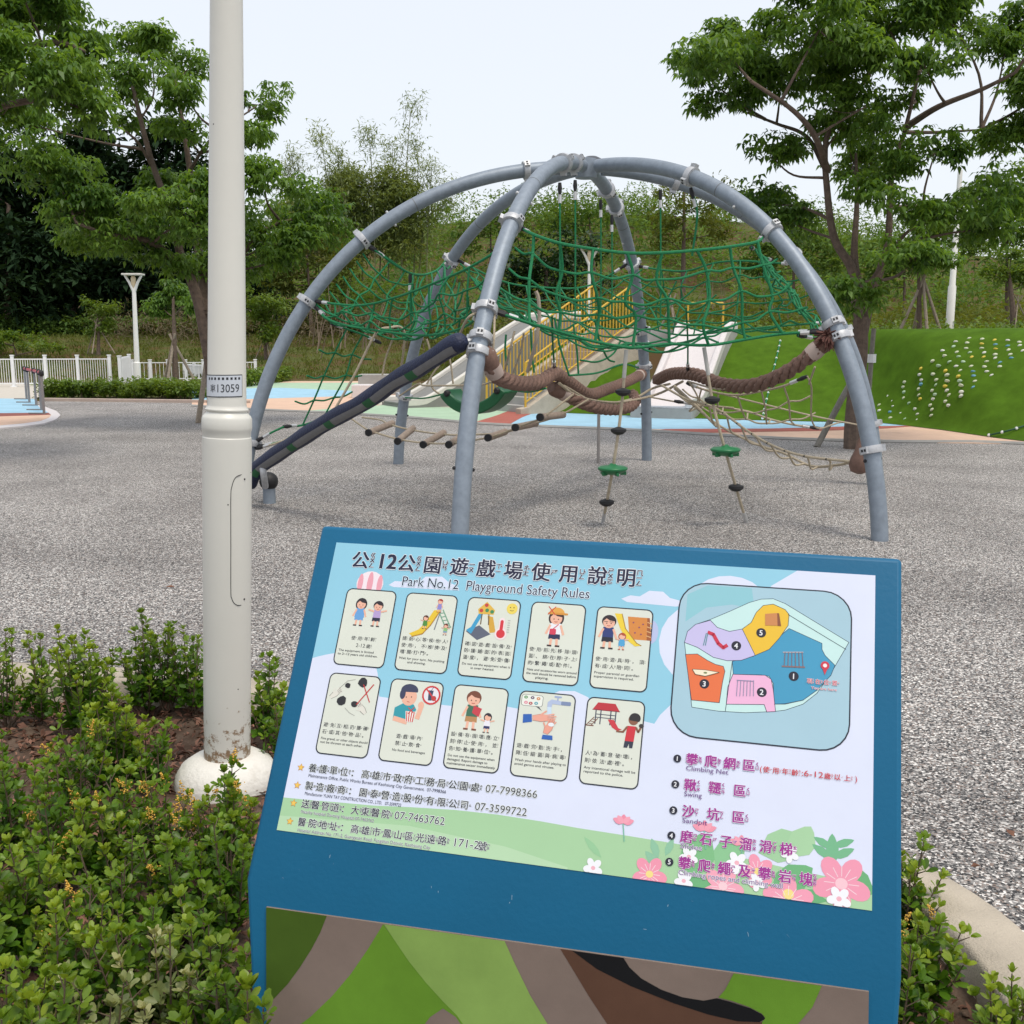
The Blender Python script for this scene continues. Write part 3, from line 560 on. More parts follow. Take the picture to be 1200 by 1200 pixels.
for i in range(3, 11):
    m_ = (ra[i]+rb[i])/2+[0, 0, -.06]; strand([ra[i], ra[i]+[.03, 0, -.02], m_, rb[i]], .009, o, R_BEI)
clipm([ra[i] for i in range(3, 11)], o, DARK, .014)
rope_thing('rope_sling', 'pair of beige ropes slung from the brown rope across to the far leg', [[D(655, 449, 9.0), D(672, 462, 9.3), D(700, 470, 9.8), D(730, 471, 10.3), D(770, 462, 10.8), D(800, 447, 10.2)], [D(660, 452, 9.2), D(700, 472, 10), D(740, 468, 10.6), D(765, 455, 11.2), D(785, 450, 10.8)], [D(790, 452, 10), D(815, 475, 9.8), D(840, 500, 9.6)]], .013, R_BEI, fer=False)
rope_thing('beige_rope', 'stiff beige rope bent into an upside-down V on the left', [[D(391, 482, 9.2), D(415, 440, 9.2), D(437, 396, 9.2), D(446, 386, 9.25), D(456, 384, 9.3), D(468, 383, 9.4), D(474, 390, 9.45), D(473, 410, 9.5), D(470, 432, 9.6)]], .0115, R_BEI, fer=False)
rope_thing('beige_rope', 'beige rope running from the front leg collar down to the navy tube', [[COLS['A', 362]+[-.05, 0, -.02], D(548, 373, 7.6), D(538, 394, 7.8)], [D(462, 392, 10), D(452, 420, 10.1), D(448, 440, 10.1)], [D(500, 397, 9.5), D(504, 410, 9.5), D(510, 430, 9.5)]], .0095, R_BEI, fer=False)
rope_thing('beige_rope', 'pale beige ropes strung low behind the front leg above the green seat', [[D(468, 464, 11), D(490, 450, 10.6), D(500, 452, 10.4), D(560, 451, 9.8), D(580, 447, 9.6), D(640, 440, 9.2)], [D(500, 450, 10.4), D(508, 437, 10.4), D(515, 428, 10.4)], [D(505, 440, 10.4), D(507, 455, 10.4), D(517, 463, 10.4)], [D(531, 450, 10), D(529, 432, 10), D(527, 420, 10)]], .0095, R_BEI, fer=False)
rope_thing('beige_rope', 'beige sleeve rope standing up from the net right of the front leg', [[D(628, 341, 8.2), D(631, 350, 8.2), D(632, 372, 8.2), D(628, 400, 8.2), D(618, 436, 8.3)]], .015, M('tan_sleeve', (.36, .30, .24), .8), fer=False)
rope_thing('beige_rope', 'beige rope tied to the front leg between its collars', [[COLS['A', 362]+[.06, 0, -.02], D(579, 395, 7.5), D(577, 418, 7.5)], [D(603, 388, 8), D(597, 412, 8), D(590, 440, 8.2)], [D(614, 390, 8), D(610, 412, 8.1), D(600, 440, 8.2)]], .009, R_BEI, fer=False)
rope_thing('beige_rope', 'beige rope tied low on the left leg and running up under the navy tube', [[COLS['F', 516]+[.06, -.03, -.06], D(325, 519, 9.4), D(350, 508, 9.4), D(374, 497, 9.4)]], .010, R_BEI)
mb = MB(); g_ = G(701, 543); mb.tube([g_, g_+[0, .01, .75]], .02, 10); tag(mb.build('anchor_post', M('thin_post', (.25, .23, .22), .6)), 'thin grey post standing in the gravel under the dome', 'post')
# ------------------------------------------------------------------ information sign
SO = np.array([-.3479, 1.8426, 1.1676]); YAW = math.radians(-14.17); ROLL = math.radians(-.55)
S1 = np.array([math.cos(YAW)*math.cos(ROLL), math.sin(YAW)*math.cos(ROLL), math.sin(ROLL)])
S2 = np.array([-.12644, -.50075, -.85631]); S2 = nrm(S2-S1*(S2@S1)); SN = -np.cross(S1, S2)      # SN points out of the sloping face
if SN[1] > 0: SN = -SN
SL, SW = .614, 1.0
def SP(x, y, h=0.): return SO+S1*x/1000+S2*y/1000+SN*h           # millimetres on the face -> world
BLUE = M('sign_blue', (.003, .108, .222), .5, spec=.3, var=.05, scale=3, bump=.05, bscale=120)
hz = nrm(np.array([S1[0], S1[1], 0])); back = np.array([-hz[1], hz[0], 0]); 
sign = thing('information_sign', 'blue metal playground rules sign with a sloping printed board in the planting bed', 'sign', tuple((SP(500, 614))*[1, 1, 0]+[0, 0, -.06]))
tl, tr, br, bl = SP(0, 0), SP(1000, 0), SP(1000, 614), SP(0, 614)
zb = -.06; mb = MB(); bk = back*.05
Pp = [tl, tr, br, bl, bl*[1, 1, 0]+[0, 0, zb], br*[1, 1, 0]+[0, 0, zb], tl+bk+[0, 0, -.015], tr+bk+[0, 0, -.015], tl*[1, 1, 0]+bk+[0, 0, zb], tr*[1, 1, 0]+bk+[0, 0, zb]]
mb.add(Pp, [(0, 3, 2, 1), (3, 4, 5, 2), (0, 1, 7, 6), (6, 7, 9, 8), (0, 6, 8, 4, 3), (1, 2, 5, 9, 7), (4, 8, 9, 5)])
body = mb.build('body', BLUE, sign, smooth=True, bevel=.007, segs=3)
# --- flat print: coloured shapes laid in thin layers
def pm(c):
    c = c if isinstance(c, str) else '%02x%02x%02x' % c
    return M('print_'+c.strip('#'), tuple(.80*q for q in lin(c)), .32, var=.025, scale=9, spec=.5)
class Art:
    def __init__(s, fr=SP, z0=.0012): s.mb = MB(); s.fr = fr; s.z = z0; s.dz = .00002
    def poly(s, pts, col, up=1):
        s.z += s.dz*up; s.mb.add([s.fr(x, y, s.z) for x, y in pts], [tuple(range(len(pts)))], pm(col)); return s
    def ell(s, x, y, rx, ry=None, col='#000000', a0=0, a1=360, n=20):
        ry = rx if ry is None else ry; full = abs(a1-a0) >= 360
        an = [math.radians(a0+(a1-a0)*i/(n if full else n-1)) for i in range(n)]
        return s.poly([(x+rx*math.cos(a), y+ry*math.sin(a)) for a in an], col)
    def rr(s, x, y, w, h, r, col, n=6):
        p = []
        for cx, cy, a0 in ((x+w-r, y+r, -90), (x+w-r, y+h-r, 0), (x+r, y+h-r, 90), (x+r, y+r, 180)):
            p += [(cx+r*math.cos(math.radians(a0+90*i/n)), cy+r*math.sin(math.radians(a0+90*i/n))) for i in range(n+1)]
        return s.poly(p, col)
    def line(s, pts, wd, col):
        P = np.array(pts, float); s.z += s.dz
        for a, b in zip(P[:-1], P[1:]):
            d = nrm(b-a); n = np.array([-d[1], d[0]])*wd/2; a_, b_ = a-d*wd*.2, b+d*wd*.2
            s.mb.add([s.fr(*q, s.z) for q in (a_+n, a_-n, b_-n, b_+n)], [(0, 1, 2, 3)], pm(col))
        return s
    def glyph(s, key, x, y, size, col, sx=1.):
        V, F, _ = GLY[key]
        if len(V): s.mb.add([s.fr(x+p[0]*size*sx, y-p[1]*size, s.z) for p in V], F, pm(col))
    def build(s, name, parent): return s.mb.build(name, None, parent, smooth=False)
GLY = {}
def need(keys):                           # turn characters into outlines once
    obs = []
    for k in keys:
        if k in GLY: continue
        cu = bpy.data.curves.new('g', 'FONT'); cu.body = k[0]; cu.size = 1; cu.offset = k[1]; cu.resolution_u = 3
        o = bpy.data.objects.new('g', cu); COL.objects.link(o); obs.append((k, o)); GLY[k] = None
    if not obs: return
    bpy.context.view_layer.update(); dg = bpy.context.evaluated_depsgraph_get()
    for k, o in obs:
        me = o.evaluated_get(dg).to_mesh(); V = np.array([v.co[:2] for v in me.vertices]).reshape(-1, 2)
        GLY[k] = (V, [tuple(p.vertices) for p in me.polygons], (V[:, 0].min(), V[:, 0].max()) if len(V) else (0, .3)); o.evaluated_get(dg).to_mesh_clear()
    for k, o in obs: cu = o.data; bpy.data.objects.remove(o); bpy.data.curves.remove(cu)
ZH = dict((w[0], w[1:]) for w in ('公ㄍㄨㄥ 園ㄩㄢˊ 遊ㄧㄡˊ 戲ㄒㄧˋ 場ㄔㄤˇ 使ㄕˇ 用ㄩㄥˋ 說ㄕㄨㄛ 明ㄇㄧㄥˊ 年ㄋㄧㄢˊ 齡ㄌㄧㄥˊ 歲ㄙㄨㄟˋ 請ㄑㄧㄥˇ 耐ㄋㄞˋ 心ㄒㄧㄣ 等ㄉㄥˇ 候ㄏㄡˋ 他ㄊㄚ 人ㄖㄣˊ 不ㄅㄨˋ 推ㄊㄨㄟ 擠ㄐㄧˇ 及ㄐㄧˊ 嘻ㄒㄧ 鬧ㄋㄠˋ 打ㄉㄚˇ 鬥ㄉㄡˋ '
 '確ㄑㄩㄝˋ 認ㄖㄣˋ 設ㄕㄜˋ 備ㄅㄟˋ 防ㄈㄤˊ 護ㄏㄨˋ 鋪ㄆㄨ 面ㄇㄧㄢˋ 的ㄉㄜ˙ 表ㄅㄧㄠˇ 溫ㄨㄣ 度ㄉㄨˋ 避ㄅㄧˋ 免ㄇㄧㄢˇ 受ㄕㄡˋ 傷ㄕㄤ 前ㄑㄧㄢˊ 先ㄒㄧㄢ 移ㄧˊ 除ㄔㄨˊ 頭ㄊㄡˊ 盔ㄎㄨㄟ 綁ㄅㄤˇ 在ㄗㄞˋ 脖ㄅㄛˊ 子ㄗˇ 上ㄕㄤˋ 繫ㄒㄧˋ 繩ㄕㄥˊ 或ㄏㄨㄛˋ 配ㄆㄟˋ 件ㄐㄧㄢˋ '
 '具ㄐㄩˋ 時ㄕˊ 須ㄒㄩ 有ㄧㄡˇ 成ㄔㄥˊ 陪ㄆㄟˊ 同ㄊㄨㄥˊ 互ㄏㄨˋ 相ㄒㄧㄤ 扔ㄖㄥ 擲ㄓˊ 礫ㄌㄧˋ 石ㄕˊ 其ㄑㄧˊ 物ㄨˋ 品ㄆㄧㄣˇ 內ㄋㄟˋ 禁ㄐㄧㄣˋ 止ㄓˇ 飲ㄧㄣˇ 食ㄕˊ 損ㄙㄨㄣˇ 壞ㄏㄨㄞˋ 應ㄧㄥ 立ㄌㄧˋ 刻ㄎㄜˋ 停ㄊㄧㄥˊ 並ㄅㄧㄥˋ 告ㄍㄠˋ 知ㄓ 養ㄧㄤˇ 單ㄉㄢ 位ㄨㄟˋ '
 '完ㄨㄢˊ 勤ㄑㄧㄣˊ 洗ㄒㄧˇ 手ㄕㄡˇ 降ㄐㄧㄤˋ 低ㄉㄧ 細ㄒㄧˋ 菌ㄐㄩㄣˋ 與ㄩˇ 病ㄅㄧㄥˋ 毒ㄉㄨˊ 為ㄨㄟˊ 蓄ㄒㄩˋ 意ㄧˋ 破ㄆㄛˋ 則ㄗㄜˊ 依ㄧ 法ㄈㄚˇ 處ㄔㄨˋ 裡ㄌㄧˇ 高ㄍㄠ 雄ㄒㄩㄥˊ 市ㄕˋ 政ㄓㄥˋ 府ㄈㄨˇ 工ㄍㄨㄥ 務ㄨˋ 局ㄐㄩˊ 製ㄓˋ 造ㄗㄠˋ 廠ㄔㄤˇ 商ㄕㄤ 泰ㄊㄞˋ 營ㄧㄥˊ 股ㄍㄨˇ 份ㄈㄣˋ 限ㄒㄧㄢˋ 司ㄙ '
 '送ㄙㄨㄥˋ 醫ㄧ 管ㄍㄨㄢˇ 道ㄉㄠˋ 大ㄉㄚˋ 東ㄉㄨㄥ 院ㄩㄢˋ 地ㄉㄧˋ 址ㄓˇ 鳳ㄈㄥˋ 山ㄕㄢ 區ㄑㄩ 光ㄍㄨㄤ 遠ㄩㄢˇ 路ㄌㄨˋ 號ㄏㄠˋ 攀ㄆㄢ 爬ㄆㄚˊ 網ㄨㄤˇ 鞦ㄑㄧㄡ 韆ㄑㄧㄢ 沙ㄕㄚ 坑ㄎㄥ 磨ㄇㄛˊ 溜ㄌㄧㄡ 滑ㄏㄨㄚˊ 梯ㄊㄧ 岩ㄧㄢˊ 塊ㄎㄨㄞˋ 現ㄒㄧㄢˋ 置ㄓˋ 以ㄧˇ').split())
def strikes(size, bold, outline, col):     # heavier strokes and pale rims by printing a glyph several times, slightly shifted
    o = []
    if outline: o += [(size*.05*math.cos(t), size*.05*math.sin(t), outline) for t in np.linspace(0, 2*math.pi, 8, endpoint=False)]
    b = size*bold; return o+([(0, 0, col)] if bold < .01 else [(-b, -b*.6, col), (b, -b*.6, col), (-b, b*.6, col), (b, b*.6, col)])
def cjk(a, s, x, y, size, pitch, col, bold=.0, zh=True, outline=None, zs=.30):
    need([(c, 0.) for c in s]+[(q, 0.) for c in s for q in ZH.get(c, '')])
    for dx, dy, cl in strikes(size, bold, outline, col):
        a.z += .00001; k = k2 = 0.
        for i, c in enumerate(s):
            a.glyph((c, k), x+dx+i*pitch, y+dy, size, cl)
            if zh and c in ZH:
                q = [g for g in ZH[c] if g not in 'ˊˇˋ˙']; n = len(q); st = size*zs*.92
                for j, g in enumerate(q): a.glyph((g, k2), x+dx*.6+i*pitch+size*1.0, y+dy*.6-size*.40+(j-(n-1)/2)*st+size*zs*.38, size*zs, cl)
                t = [g for g in ZH[c] if g in 'ˊˇˋ˙']
                if t: a.glyph((t[0], k2), x+dx*.6+i*pitch+size*(1.0+zs*.75), y+dy*.6-size*.30, size*zs*1.1, cl)
def latin(a, s, x, y, col, width=None, size=None, bold=0., outline=None):
    need([(s, 0.)]); w0 = GLY[s, 0.][2][1]-GLY[s, 0.][2][0]; sx = 1.
    if size is None: size = width/w0
    elif width: sx = width/(w0*size)
    for dx, dy, cl in strikes(size, bold, outline, col): a.z += .00001; a.glyph((s, 0.), x+dx, y+dy, size, cl, sx)
# poster sheet: sky, clouds, meadow
mb = MB(); X0, X1, Y0, Y1 = 36, 960, 31, 533
mb.prism([(X0, -Y0), (X1, -Y0), (X1, -Y1), (X0, -Y1)], .0003, .0012, None, (SO, S1/1000, -S2/1000, SN)); poster = mb.build('poster', pm('#93cfe6'), sign, smooth=False)
CLD = '#dfe6fb'
def clip_poly(pts): return [(min(max(x, X0), X1), min(max(y, Y0), Y1)) for x, y in pts]
a = Art()
a.poly(clip_poly([(36, 245)]+[(36+i*12, 245-14*math.sin(i/10*math.pi)+(i > 6)*8) for i in range(1, 11)]+[(160, 262), (170, 300), (240, 303), (340, 304), (350, 292), (440, 300), (452, 275), (475, 262), (500, 260), (523, 268), (540, 292), (600, 295), (632, 300), (640, 285), (660, 262), (690, 250), (720, 220), (740, 200), (780, 190), (800, 60), (840, 31), (960, 31), (960, 500), (36, 500)]), CLD)
a.ell(690, 165, 62, 66, CLD); a.ell(735, 92, 60, 45, CLD)
a.poly([(560, 99), (575, 92), (590, 93), (605, 82), (628, 82), (640, 92), (660, 96), (668, 103), (650, 106), (570, 104)], CLD)
a.poly([(150, 104), (160, 96), (205, 95), (215, 84), (245, 82), (260, 92), (275, 97), (280, 105), (160, 107)], CLD)
a.ell(614, 152, 12, 20, '#b9c5ea', n=16)
a.build('clouds', poster)
a = Art(z0=.0014); hillp = [(36, 481), (80, 480), (130, 478), (193, 476), (260, 471), (330, 467), (400, 466), (470, 468), (530, 471), (600, 473), (685, 476), (760, 482), (840, 490), (960, 500), (960, 533), (36, 533)]
a.poly(hillp, '#a9d3a4'); a.poly([(36, 510), (140, 505), (260, 500), (420, 512), (520, 530), (520, 533), (36, 533)], '#b9dcb4')
a.build('meadow', poster)
# hot-air balloon
a = Art(z0=.0016); PK = '#eda6b4'
a.ell(115, 104, 25, 23, '#f6e9f0'); 
for cx, rx in ((97, 5), (115, 5.5), (133, 5)): a.ell(cx, 104, rx, 22-abs(cx-115)*.25, PK, n=14)
a.build('balloon', poster)
# flowers and leaves
a = Art(z0=.0016); a.dz = .00001
def flower(x, y, r, petal, mid, n=5, rot=0):
    for i in range(n):
        t = rot+i*2*math.pi/n; px, py = x+r*.58*math.cos(t), y+r*.58*math.sin(t)
        pts = [(px+r*.45*math.cos(t)*math.cos(q)-r*.34*math.sin(t)*math.sin(q), py+r*.45*math.sin(t)*math.cos(q)+r*.34*math.cos(t)*math.sin(q)) for q in np.linspace(0, 2*math.pi, 14, endpoint=False)]
        a.poly(clip_poly(pts), petal, .3)
    if mid: a.ell(x, min(y, Y1-r*.2), r*.22, r*.2, mid, n=12)
    if r > 20:
        for i in range(12): t = i*math.pi/6; a.line([(x+r*.25*math.cos(t), min(y+r*.25*math.sin(t), Y1-1)), (x+r*.6*math.cos(t), min(y+r*.6*math.sin(t), Y1-1))], .9, '#f7dfe6')
def leaf(x, y, l, w, ang, col):
    c, s = math.cos(ang), math.sin(ang); a.poly(clip_poly([(x+c*u-s*v, y+s*u+c*v) for u, v in ((0, 0), (l*.3, w*.45), (l*.6, w*.5), (l*.9, w*.2), (l, 0), (l*.9, -w*.2), (l*.6, -w*.5), (l*.3, -w*.45))]), col, .5)
for x, y, l, w, an, c in ((700, 520, 70, 50, -1.2, '#7fbf86'), (740, 505, 60, 44, -.9, '#8cc793'), (800, 474, 74, 46, -.4, '#a3d0a2'), (850, 474, 52, 38, -1.1, '#a9d4a6'), (905, 480, 46, 18, -1.6, '#74b98c'), (905, 470, 34, 12, -2.6, '#74b98c'), (905, 468, 34, 12, -.5, '#74b98c'), (905, 455, 30, 11, -2.7, '#74b98c'), (905, 452, 32, 11, -.4, '#74b98c'), (900, 528, 60, 40, 2.9, '#69b077'), (940, 520, 40, 40, -1.4, '#69b077'), (660, 515, 34, 14, -2.4, '#90c6a4'), (655, 500, 30, 12, -2.0, '#90c6a4'), (665, 495, 28, 11, -1.2, '#90c6a4'), (570, 510, 40, 10, -2.4, '#98cc9c'), (690, 530, 60, 30, .0, '#6fb57c'), (820, 525, 70, 40, -.6, '#6fb57c')): leaf(x, y, l, w, an, c)
flower(918, 502, 40, '#f19bb4', '#f7c9d4', rot=.3); flower(845, 536, 36, '#f3a0b8', '#f6e08c', rot=.9); flower(644, 524, 26, '#f39ab2', '#f6e08c', rot=.2); flower(800, 500, 24, '#f29cb5', '#f6e08c', rot=.6); flower(752, 529, 30, '#f4a9bd', '#f6d0d8', rot=.1)
for x, y, r in ((598, 452, 17), (720, 448, 19), (775, 462, 18)):
    a.line([(x, y+5), (x+4, y+30)], 1.6, '#7fc1a6'); leaf(x, y+4, r, 9, math.pi+.35, '#f29ab0'); leaf(x, y+4, r, 9, -.35, '#f29ab0'); leaf(x, y+4, r*.8, 9, -1.57, '#ee8fa8'); leaf(x, y+4, r*.85, 8, -2.3, '#f4a6b9'); leaf(x, y+4, r*.85, 8, -.85, '#f4a6b9')
for x, y, r in ((559, 526, 15), (845, 470, 13), (770, 492, 16), (915, 523, 17), (695, 527, 14), (800, 515, 13), (700, 492, 14)): flower(x, y, r, '#f4f6fb', '#f2b5c4', rot=.4)
tag(a.build('flower_print', poster), kind='stuff')
# title
a = Art(z0=.0018); NAVYT = '#17183a'; tc_ = '公12公園遊戲場使用說明'
cjk(a, '公', 72, 74, 34, 44, NAVYT, .022, outline='#eef4fb'); latin(a, '12', 120, 74, NAVYT, width=29, size=38, bold=.03, outline='#eef4fb')
cjk(a, '公園遊戲場使用說明', 159, 74.5, 34, 48.6, NAVYT, .022, outline='#eef4fb'); a.build('title_lettering', poster)
a = Art(z0=.002); latin(a, 'Park No.12  Playground Safety Rules', 173, 103, NAVYT, width=332, size=24.5, bold=.004, outline='#dcecf8'); a.build('subtitle_lettering', poster)
# ---- rule cards
SKIN, HAIR = '#f0b9a0', '#2b2027'
def kid(a, x, y, h, hair, top, bot, girl=False, arms=0, skin=SKIN, hat=None, face=True):
    """small cut-paper figure; x,y = top centre, h = height"""
    r = h*.19
    if girl: a.ell(x, y+r*1.15, r*1.12, r*1.2, hair)
    else: a.ell(x, y+r*.95, r*1.05, r*.98, hair)
    bt = y+r*1.9; a.poly([(x-r*.75, bt), (x+r*.75, bt), (x+r*(.95 if girl else .8), y+h*.70), (x-r*(.95 if girl else .8), y+h*.70)], top)
    a.poly([(x-r*.8, y+h*.66), (x+r*.8, y+h*.66), (x+r*.85, y+h*.8), (x-r*.85, y+h*.8)], bot)
    for sg_ in (-1, 1):
        a.line([(x+sg_*r*.4, y+h*.8), (x+sg_*r*.45, y+h*.97)], r*.36, skin); a.line([(x+sg_*r*.3, y+h*.985), (x+sg_*r*.85, y+h*.985)], r*.25, hair)
        e = (x+sg_*r*1.9, y+h*.36) if arms else (x+sg_*r*1.25, y+h*.66); a.line([(x+sg_*r*.75, y+h*.42), e], r*.32, skin)
    a.ell(x, y+r*1.22, r*.86, r*.84, skin); a.poly([(x-r*.85, y+r*1.0), (x-r*.4, y+r*.55), (x+r*.1, y+r*.85), (x+r*.86, y+r*.95), (x+r*.6, y+r*.3), (x, y+r*.1), (x-r*.6, y+r*.3)], hair)
    if face:
        for sg_ in (-1, 1): a.ell(x+sg_*r*.32, y+r*1.3, r*.09, col='#33211f', n=8)
        a.line([(x-r*.22, y+r*1.66), (x, y+r*1.73), (x+r*.22, y+r*1.66)], r*.1, '#c0504a')
def p_age(a): kid(a, 32, 14, 50, HAIR, '#6aa5dd', '#6aa5dd', True); kid(a, 64, 17, 46, HAIR, '#b9a3d6', '#23263f', False, 1)
def p_slide(a):
    a.line([(66, 26), (60, 60)], 2, '#777d86'); a.line([(62, 26), (80, 56)], 2, '#77a58a'); a.line([(70, 24), (88, 54)], 2, '#77a58a')
    for i in range(5): a.line([(65+i*4, 31+i*6), (73+i*4, 29+i*6)], 1.6, '#77a58a')
    a.poly([(54, 26), (66, 24), (60, 36), (52, 52), (40, 68), (22, 74), (16, 70), (32, 62), (44, 46)], '#e9c62e'); a.line([(66, 24), (60, 37), (52, 53), (40, 69), (22, 75)], 2, '#b8862a')
    kid(a, 63, 5, 24, '#a8332e', '#8f8ad0', '#8f8ad0', face=False); kid(a, 42, 36, 24, '#5a2f22', '#4f8e3a', '#4f8e3a', True, 1, face=False); kid(a, 80, 48, 20, '#6b2d20', '#8cc07a', '#7aa3c0', True, 1, face=False)
def p_hot(a):
    a.poly([(4, 58), (26, 46), (48, 60), (26, 72)], '#5f6577'); a.poly([(24, 22), (30, 26), (14, 62), (4, 56), (12, 50)], '#3fa2cf'); a.poly([(38, 28), (48, 30), (56, 56), (46, 58)], '#d9a93e'); a.line([(28, 24), (28, 44)], 2, '#6e5a3a'); a.line([(40, 24), (42, 44)], 2, '#6e5a3a')
    a.poly([(34, 4), (50, 18), (48, 26), (22, 26), (20, 18)], '#e3b94a')
    for x, y, c in ((34, 10, '#c8433b'), (26, 20, '#c8433b'), (36, 19, '#3e8e5a'), (45, 21, '#3e8e5a')): a.ell(x, y, 3.4, col=c, n=10)
    a.ell(79, 13, 9.5, col='#f0d860'); a.ell(76, 11, 1, col='#2c2420', n=8); a.ell(82, 11, 1, col='#2c2420', n=8); a.line([(76, 16), (79, 17), (82, 16)], .8, '#2c2420')
    a.ell(65, 58, 10.5, col='#f7e3e6'); a.rr(60, 30, 10, 28, 5, '#f7e3e6'); a.ell(65, 58, 7.5, col='#d8343e'); a.rr(62.2, 34, 5.6, 24, 2.6, '#d8343e')
    for i in range(6): a.line([(75, 34+i*4), (79, 34+i*4)], .7, '#9aa0a0')
def p_girl(a):
    kid(a, 45, 10, 62, '#3a2626', '#eef0f6', '#23284f', True); a.ell(45, 15, 13, 10, '#e6a94c', 180, 360); a.rr(30, 14, 34, 3.4, 1.6, '#d8953a')
    a.rr(36, 42, 11, 10, 2, '#d8405a'); a.line([(50, 34), (40, 44)], 1.4, '#d8405a'); a.line([(30, 4), (42, 18)], 1.3, '#d02f2a'); a.line([(42, 4), (30, 18)], 1.3, '#d02f2a')
def p_adult(a):
    a.poly([(52, 12), (88, 12), (93, 52), (58, 52)], '#d98b3e'); a.poly([(84, 12), (88, 12), (94, 52), (86, 52)], '#a35a2a')
    for i in range(4): a.line([(85, 20+i*8), (92, 22+i*8)], 1.6, '#e3b27a')
    for x, y in ((62, 22), (72, 30), (66, 40), (78, 24), (76, 42)): a.ell(x, y, 1.5, col='#8c4a6a', n=8)
    a.poly([(30, 8), (42, 8), (50, 34), (70, 58), (78, 62), (68, 64), (54, 54), (42, 36)], '#efd23c'); a.line([(42, 8), (50, 34), (70, 58), (78, 62)], 1.6, '#b08a2a')
    kid(a, 22, 12, 60, HAIR, '#2b3a78', '#1c2030'); a.line([(14, 24), (20, 24)], 1, '#222222'); a.line([(23, 24), (29, 24)], 1, '#222222')
    kid(a, 46, 42, 30, '#b4502e', '#4fa6d8', '#4fa6d8', True, 1, face=False)
def hand(a, x, y, s, ang, col, line):
    c, q = math.cos(ang), math.sin(ang); R_ = lambda u, v: (x+(c*u-q*v)*s, y+(q*u+c*v)*s)
    a.poly([R_(*p) for p in ((-9, -3), (0, -5), (7, -4), (8, 4), (0, 5), (-9, 3))], col)
    for i, (l, w0) in enumerate(((8, -3.2), (10, -1.1), (9, 1.1), (7, 3.2))): a.line([R_(6, w0), R_(6+l, w0*1.5)], 1.7*s, col)
    a.line([R_(0, -4), R_(6, -9)], 1.8*s, col)
    if line:
        a.line([R_(-9, 3), R_(0, 5), R_(8, 4)], .6, line); a.line([R_(-9, -3), R_(0, -5)], .6, line)
        for w0 in (-2.1, 0, 2.1): a.line([R_(7, w0), R_(14, w0*1.5)], .5, line)
def p_throw(a):
    hand(a, 15, 36, 1.0, -.75, '#e5e3d8', '#6b655e'); hand(a, 70, 58, 1.0, -2.3, '#e5e3d8', '#6b655e')
    for x, y, r in ((36, 18, 5), (62, 10, 8.5), (30, 46, 8.5), (54, 50, 6)): a.poly([(x+r*math.cos(t)*(1+.12*math.sin(3*t+x)), y+r*math.sin(t)*(1+.1*math.cos(2*t+y))) for t in np.linspace(0, 6.28, 9, endpoint=False)], '#26262a')
    a.line([(22, 24), (34, 10), (48, 6)], .5, '#77736b'); a.line([(38, 58), (48, 66), (58, 70)], .5, '#77736b')
    a.line([(58, 50), (82, 12)], 1.8, '#c92c2c'); a.line([(64, 14), (80, 44)], 1.6, '#c92c2c')
def p_eat(a):
    a.poly([(14, 46), (30, 36), (46, 38), (52, 46), (46, 66), (14, 66)], '#2f9dac'); a.ell(36, 26, 13.5, 15, SKIN); a.ell(35, 15, 15, 10.5, '#3b3f5c', 160, 375); a.ell(24, 22, 5, 9, '#3b3f5c'); a.ell(40, 26, 1.1, col='#33211f', n=8); a.ell(31, 27, 1.1, col='#33211f', n=8); a.line([(34, 34), (38, 35)], 1, '#c0504a')
    a.line([(16, 64), (38, 68)], 8, SKIN); a.line([(56, 60), (60, 40)], 8, SKIN); a.ell(59, 38, 5, 6, SKIN)
    a.poly([(34, 50), (52, 50), (49, 68), (37, 68)], '#f3eee6')
    for i in range(4): a.line([(36.5+i*4.4, 51), (38.5+i*3.3, 67)], 1.7, '#d2393b')
    a.line([(38, 44), (48, 52)], 1.4, '#c92c2c'); a.line([(48, 43), (39, 54)], 1.4, '#c92c2c')
    a.ell(74, 20, 16, col='#d2393b'); a.ell(74, 20, 13, col='#eceaf0'); a.poly([(68, 12), (77, 12), (75.5, 29), (69.5, 29)], '#3c4763'); a.line([(73, 12), (76, 6)], 1, '#3c4763'); a.ell(79, 25, 4.4, col='#b6473c'); a.line([(64, 10), (84, 30)], 2.4, '#d2393b')
def p_report(a):
    kid(a, 36, 6, 64, '#7a4630', '#3d7058', '#b98a58'); a.poly([(38, 30), (52, 34), (48, 48), (36, 42)], '#c8404a'); kid(a, 64, 40, 32, '#2a2130', '#eceaf4', '#2a2f63', True, 1, face=False)
